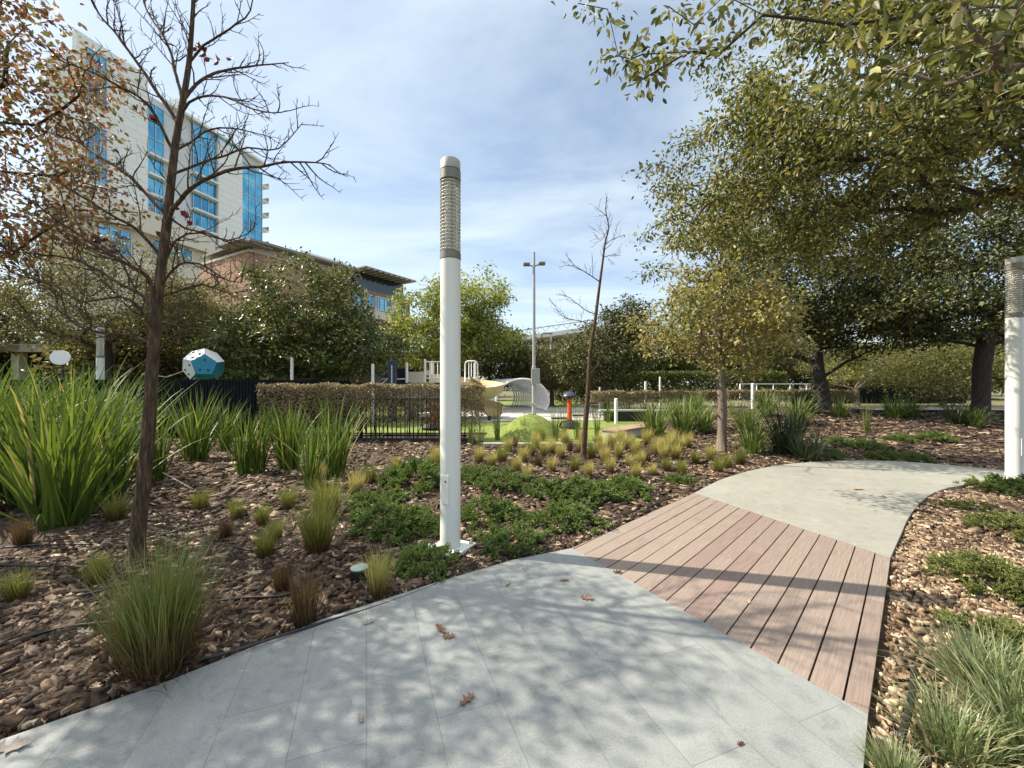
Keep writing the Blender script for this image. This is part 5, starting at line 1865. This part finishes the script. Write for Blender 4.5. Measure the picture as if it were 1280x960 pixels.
tree('olive_oak', 'olive-leaved oak between the bare trunk and the magnolia', straight_trunk(-12.7, 18.4, 0, 3.2),
     [((-13.4, 18.4, 4.2), (2.8, 2.2, 1.9)), ((-15.6, 18.8, 4.2), (2.2, 2.0, 1.7))],
     'bark_dark', 'leaf_olive', 330, 62, 0.135, 0.26, 0.17, seed=23, shell=0.35, low_cut=2.5)
tree('brown_tree', 'twiggy brown winter tree in front of the brick building', straight_trunk(-15.6, 24.5, 0, 5),
     [((-15.4, 24.5, 7.2), (3.4, 2.4, 2.3)), ((-12.2, 25, 6.9), (2.6, 2, 1.9))],
     'bark_pale', 'leaf_hedge', 620, 20, 0.09, 0.35, 0.16, seed=24, r_tip=0.016, shell=0.2)
tree('magnolia', 'dense round magnolia with glossy dark leaves behind the hedge', straight_trunk(-8.35, 17.0, 0, 2.2, 5, 0.1),
     [((-8.9, 17.0, 3.2), (3.6, 2.8, 1.9)), ((-8.7, 17.0, 4.8), (2.7, 2.2, 2.0)), ((-6.7, 16.8, 3.0), (2.2, 1.9, 1.5)), ((-11.1, 16.8, 3.2), (2.1, 1.9, 1.6))],
     'bark_pale', 'leaf_magnolia', 560, 70, 0.175, 0.20, 0.22, seed=25, ratio=0.45, shell=0.55, low_cut=1.6, first=1, gap=False)
tree('leafy_tree', 'bright green loose-leaved tree behind the white column', straight_trunk(-3.6, 24.0, 0, 4.5),
     [((-4.0, 24.0, 5.0), (3.5, 2.8, 2.9)), ((-2.6, 24.0, 6.6), (2.5, 2.2, 2.2)), ((-5.6, 23.6, 4.2), (2.3, 2.2, 1.8)), ((-1.6, 24, 4.2), (2.2, 2, 1.8))],
     'bark_pale', 'leaf_fresh', 420, 66, 0.21, 0.27, 0.2, seed=26, ratio=0.5, shell=0.4)
tree('round_tree', 'small dark rounded tree behind the slide and tunnel', straight_trunk(-1.5, 27.0, 0, 2.2),
     [((-1.2, 27.0, 3.5), (3.1, 2.4, 2.0)), ((0.0, 27, 2.8), (2.0, 2.0, 1.4))],
     'bark_dark', 'leaf_dark', 300, 64, 0.19, 0.25, 0.18, seed=27, shell=0.5)
tree('small_tree', 'olive-green broadleaf tree behind the bare sapling', straight_trunk(4.6, 19.5, 0, 2.6),
     [((4.6, 19.5, 3.2), (2.3, 2.0, 1.6)), ((5.4, 19.5, 4.6), (1.5, 1.4, 1.2)), ((3.6, 19.5, 2.6), (1.6, 1.5, 1.1))],
     'bark_dark', 'leaf_dark', 330, 62, 0.16, 0.21, 0.13, seed=28, shell=0.45)
tree('small_tree', 'pale green shrubby tree beside the thin lamp post', straight_trunk(2.6, 26, 0, 2.4),
     [((2.6, 26, 2.8), (2.6, 1.6, 1.7)), ((4.5, 27, 3.4), (2.2, 1.8, 2.0))],
     'bark_dark', 'leaf_olive', 260, 50, 0.2, 0.3, 0.14, seed=29, shell=0.45)
tree('yellowing_oak', 'slender oak with yellowing leaves beside the pale path', straight_trunk(4.72, 9.02, -0.05, 3.6, 7, 0.02),
     [((4.7, 9.0, 3.0), (1.55, 1.5, 1.35)), ((4.4, 9.0, 4.4), (1.35, 1.3, 1.4)), ((5.3, 8.9, 2.6), (1.3, 1.2, 0.9)), ((3.7, 9.1, 2.8), (1.1, 1.1, 0.8)), ((4.5, 9.0, 5.6), (0.8, 0.8, 0.8)), ((4.6, 8.2, 3.1), (1.2, 0.9, 0.8))],
     'bark_pale', 'leaf_yellow', 360, 44, 0.092, 0.13, 0.095, seed=30, ratio=0.55, oval=True, shell=0.25, droop=0.3, low_cut=1.35)
tree('big_oak', 'big dark-leaved oak with a thick leaning trunk behind the bank', straight_trunk(11.75, 15.0, 0.42, 3.4, 5, 0.05, (-0.35, 0)),
     [((11.3, 15.0, 5.2), (3.9, 3.2, 2.6)), ((9.0, 14.6, 4.3), (2.6, 2.2, 1.7)), ((13.6, 15, 4.2), (2.6, 2.4, 1.7)), ((11.0, 15, 7.0), (2.8, 2.4, 1.6))],
     'bark_dark', 'leaf_dark', 560, 105, 0.135, 0.23, 0.21, seed=31, shell=0.45, low_cut=2.5)
tree('big_oak', 'big dark-leaved oak with the thickest trunk beside the right-hand column', straight_trunk(14.7, 12.6, 0.33, 3.2, 5, 0.05, (0.15, 0)),
     [((14.6, 12.6, 4.7), (3.7, 3.0, 2.2)), ((12.4, 12.3, 3.9), (2.2, 2.0, 1.2)), ((16.8, 12.6, 4.0), (2.4, 2.4, 1.6)), ((14.4, 12.4, 6.4), (3.0, 2.4, 1.6))],
     'bark_dark', 'leaf_dark', 540, 105, 0.125, 0.22, 0.21, seed=32, shell=0.45, low_cut=2.9)
# the oak that overhangs the path, its trunk out of frame on the right
ov_ex = []
for line, Y0, Y1 in (([(1290, 175), (1180, 195), (1080, 235), (1000, 275), (945, 300), (912, 325), (880, 350)], 4.2, 5.2),
                     ([(1100, 20), (960, 40), (860, 60), (790, 60), (745, 78)], 2.6, 3.2),
                     ([(900, 10), (820, 5), (720, 5)], 2.8, 3.2),
                     ([(860, 60), (820, 100), (800, 118)], 2.8, 3.0),
                     ([(980, 150), (900, 180), (840, 205), (795, 222)], 4.6, 5.4),
                     ([(980, 210), (880, 260), (820, 285), (800, 300)], 5.0, 6.0)):
    q = resample([P(a, b, Y0 + (Y1 - Y0) * i / (len(line) - 1)) for i, (a, b) in enumerate(line)], 0.22)
    ov_ex += [p + RNG.normal(0, 0.05, 3) for p in q]
tree('overhanging_oak', 'leafy oak overhanging the path from the upper right', straight_trunk(7.4, 3.4, -0.05, 4.0, 6, 0.05, (-0.5, 0.1)),
     [((4.7, 5.2, 5.2), (2.2, 2.2, 1.9)), ((3.6, 4.9, 4.0), (1.5, 1.3, 1.1)), ((4.9, 5.0, 4.0), (1.2, 1.5, 1.0)), ((4.0, 3.4, 4.4), (1.9, 1.2, 1.0)), ((3.2, 5.8, 4.6), (1.2, 1.3, 1.2)), ((6.4, 4.4, 5.1), (2.0, 1.6, 1.3)), ((2.45, 5.6, 2.95), (0.55, 0.7, 0.8)), ((3.4, 3.0, 4.9), (1.6, 1.0, 0.9))],
     'bark_dark', 'leaf_overhang', 820, 120, 0.066, 0.125, 0.10, seed=33, ratio=0.42, oval=True, shell=0.25, droop=0.35, extra=ov_ex, r_tip=0.004, penal=0.25)
# a low near bough of the same kind, hanging close in front of the upper right corner
nb = [P(1330, -60, 1.75), P(1270, -20, 1.7), P(1230, 20, 1.65)]
tree('overhanging_oak', 'nearest bough of large leaves dangling in the top right corner', straight_trunk(3.9, 0.9, -0.05, 3.9, 6, 0.03, (-0.5, 0.3)),
     [((2.3, 1.9, 3.25), (0.75, 0.5, 0.36)), ((1.75, 1.75, 3.1), (0.45, 0.35, 0.22)), ((2.5, 2.2, 3.4), (0.9, 0.5, 0.4))],
     'bark_pale', 'leaf_overhang', 110, 13, 0.07, 0.09, 0.05, seed=34, ratio=0.42, oval=True, shell=0.1, droop=0.5, r_tip=0.003, step=0.15)
tree('willow_shrub', 'pale multi-stemmed willowy shrub between the two big oaks', straight_trunk(16.4, 19.0, 0.42, 1.2, 3),
     [((16.4, 19, 2.6), (2.4, 1.8, 1.3)), ((18.6, 19.5, 2.4), (1.8, 1.6, 1.2))],
     'bark_pale', 'leaf_willow', 240, 40, 0.16, 0.28, 0.12, seed=35, ratio=0.25, shell=0.3, first=0)
tree('willow_shrub', 'yellow-green shrub left of the thick right-hand trunk', straight_trunk(21.0, 19.5, 0.42, 1.2, 3),
     [((21.0, 19.5, 2.3), (2.6, 1.8, 1.6))],
     'bark_pale', 'leaf_willow', 200, 40, 0.18, 0.3, 0.12, seed=36, ratio=0.35, shell=0.3, first=0)

for i, (x, y, h, w, lf, lab) in enumerate((
        (7.5, 33, 6.5, 4.2, 'leaf_far', 'dark background tree right of the bare sapling'),
        (12.5, 35, 7.5, 4.6, 'leaf_far', 'dark background tree behind the yellowing oak'),
        (19, 36, 8.0, 5.0, 'leaf_far', 'background tree seen left of the first big oak trunk'),
        (27, 38, 8.5, 5.4, 'leaf_olive', 'olive background tree between the big oak trunks'),
        (36, 38, 7.0, 5.2, 'leaf_far', 'background tree behind the thick right-hand trunk'),
        (47, 36, 8.5, 6.0, 'leaf_olive', 'background tree beyond the right-hand light column'),
        (24.5, 27, 4.6, 3.0, 'leaf_fresh', 'bright low tree between the two big oak trunks'),
        (31.5, 28, 5.4, 3.4, 'leaf_willow', 'pale sunlit tree just left of the thick right-hand trunk'),
        (38, 27, 5.0, 3.0, 'leaf_fresh', 'bright tree right of the thick right-hand trunk'),
        (30, 44, 7.0, 5.0, 'leaf_olive', 'hazy olive tree deep between the big oak trunks'),
        (3.5, 46, 6.0, 4.0, 'leaf_olive', 'distant tree below the pale hall roof'),
        (-6.5, 40, 7.0, 4.6, 'leaf_olive', 'distant olive tree behind the bright loose-leaved tree'),
        (-18.5, 19, 5.2, 2.8, 'leaf_olive', 'olive tree in front of the low pavilion, far left'),
        (-21.5, 30, 8.0, 4.5, 'leaf_olive', 'olive tree behind the low pavilion'),
        (-29.5, 21, 8.2, 4.6, 'leaf_olive', 'olive tree at the far left edge, over the pavilion roof'))):
    tree('background_tree', lab, straight_trunk(x, y, float(bank(x, y)) - 0.1, h * 0.5),
         [((x, y, h * 0.55), (w * 0.8, w * 0.6, h * 0.38)), ((x - w * .4, y, h * 0.42), (w * .6, w * .5, h * .3)), ((x + w * .4, y, h * 0.45), (w * .6, w * .5, h * .3))],
         'bark_dark', lf, 280, 60, 0.28, 0.36, 0.22, seed=60 + i, shell=0.4, r_tip=0.02)
for i, (x0, x1, y, h, lab) in enumerate(((3, 20, 29, 2.3, 'dark evergreen screen hedge behind the lawn'),)):
    hedge('screen_hedge', lab, (x0, y, 0.2), (x1, y + 1.6, h), 15000, 0.22, 'leaf_far', 90 + i, 'tall screen hedges')
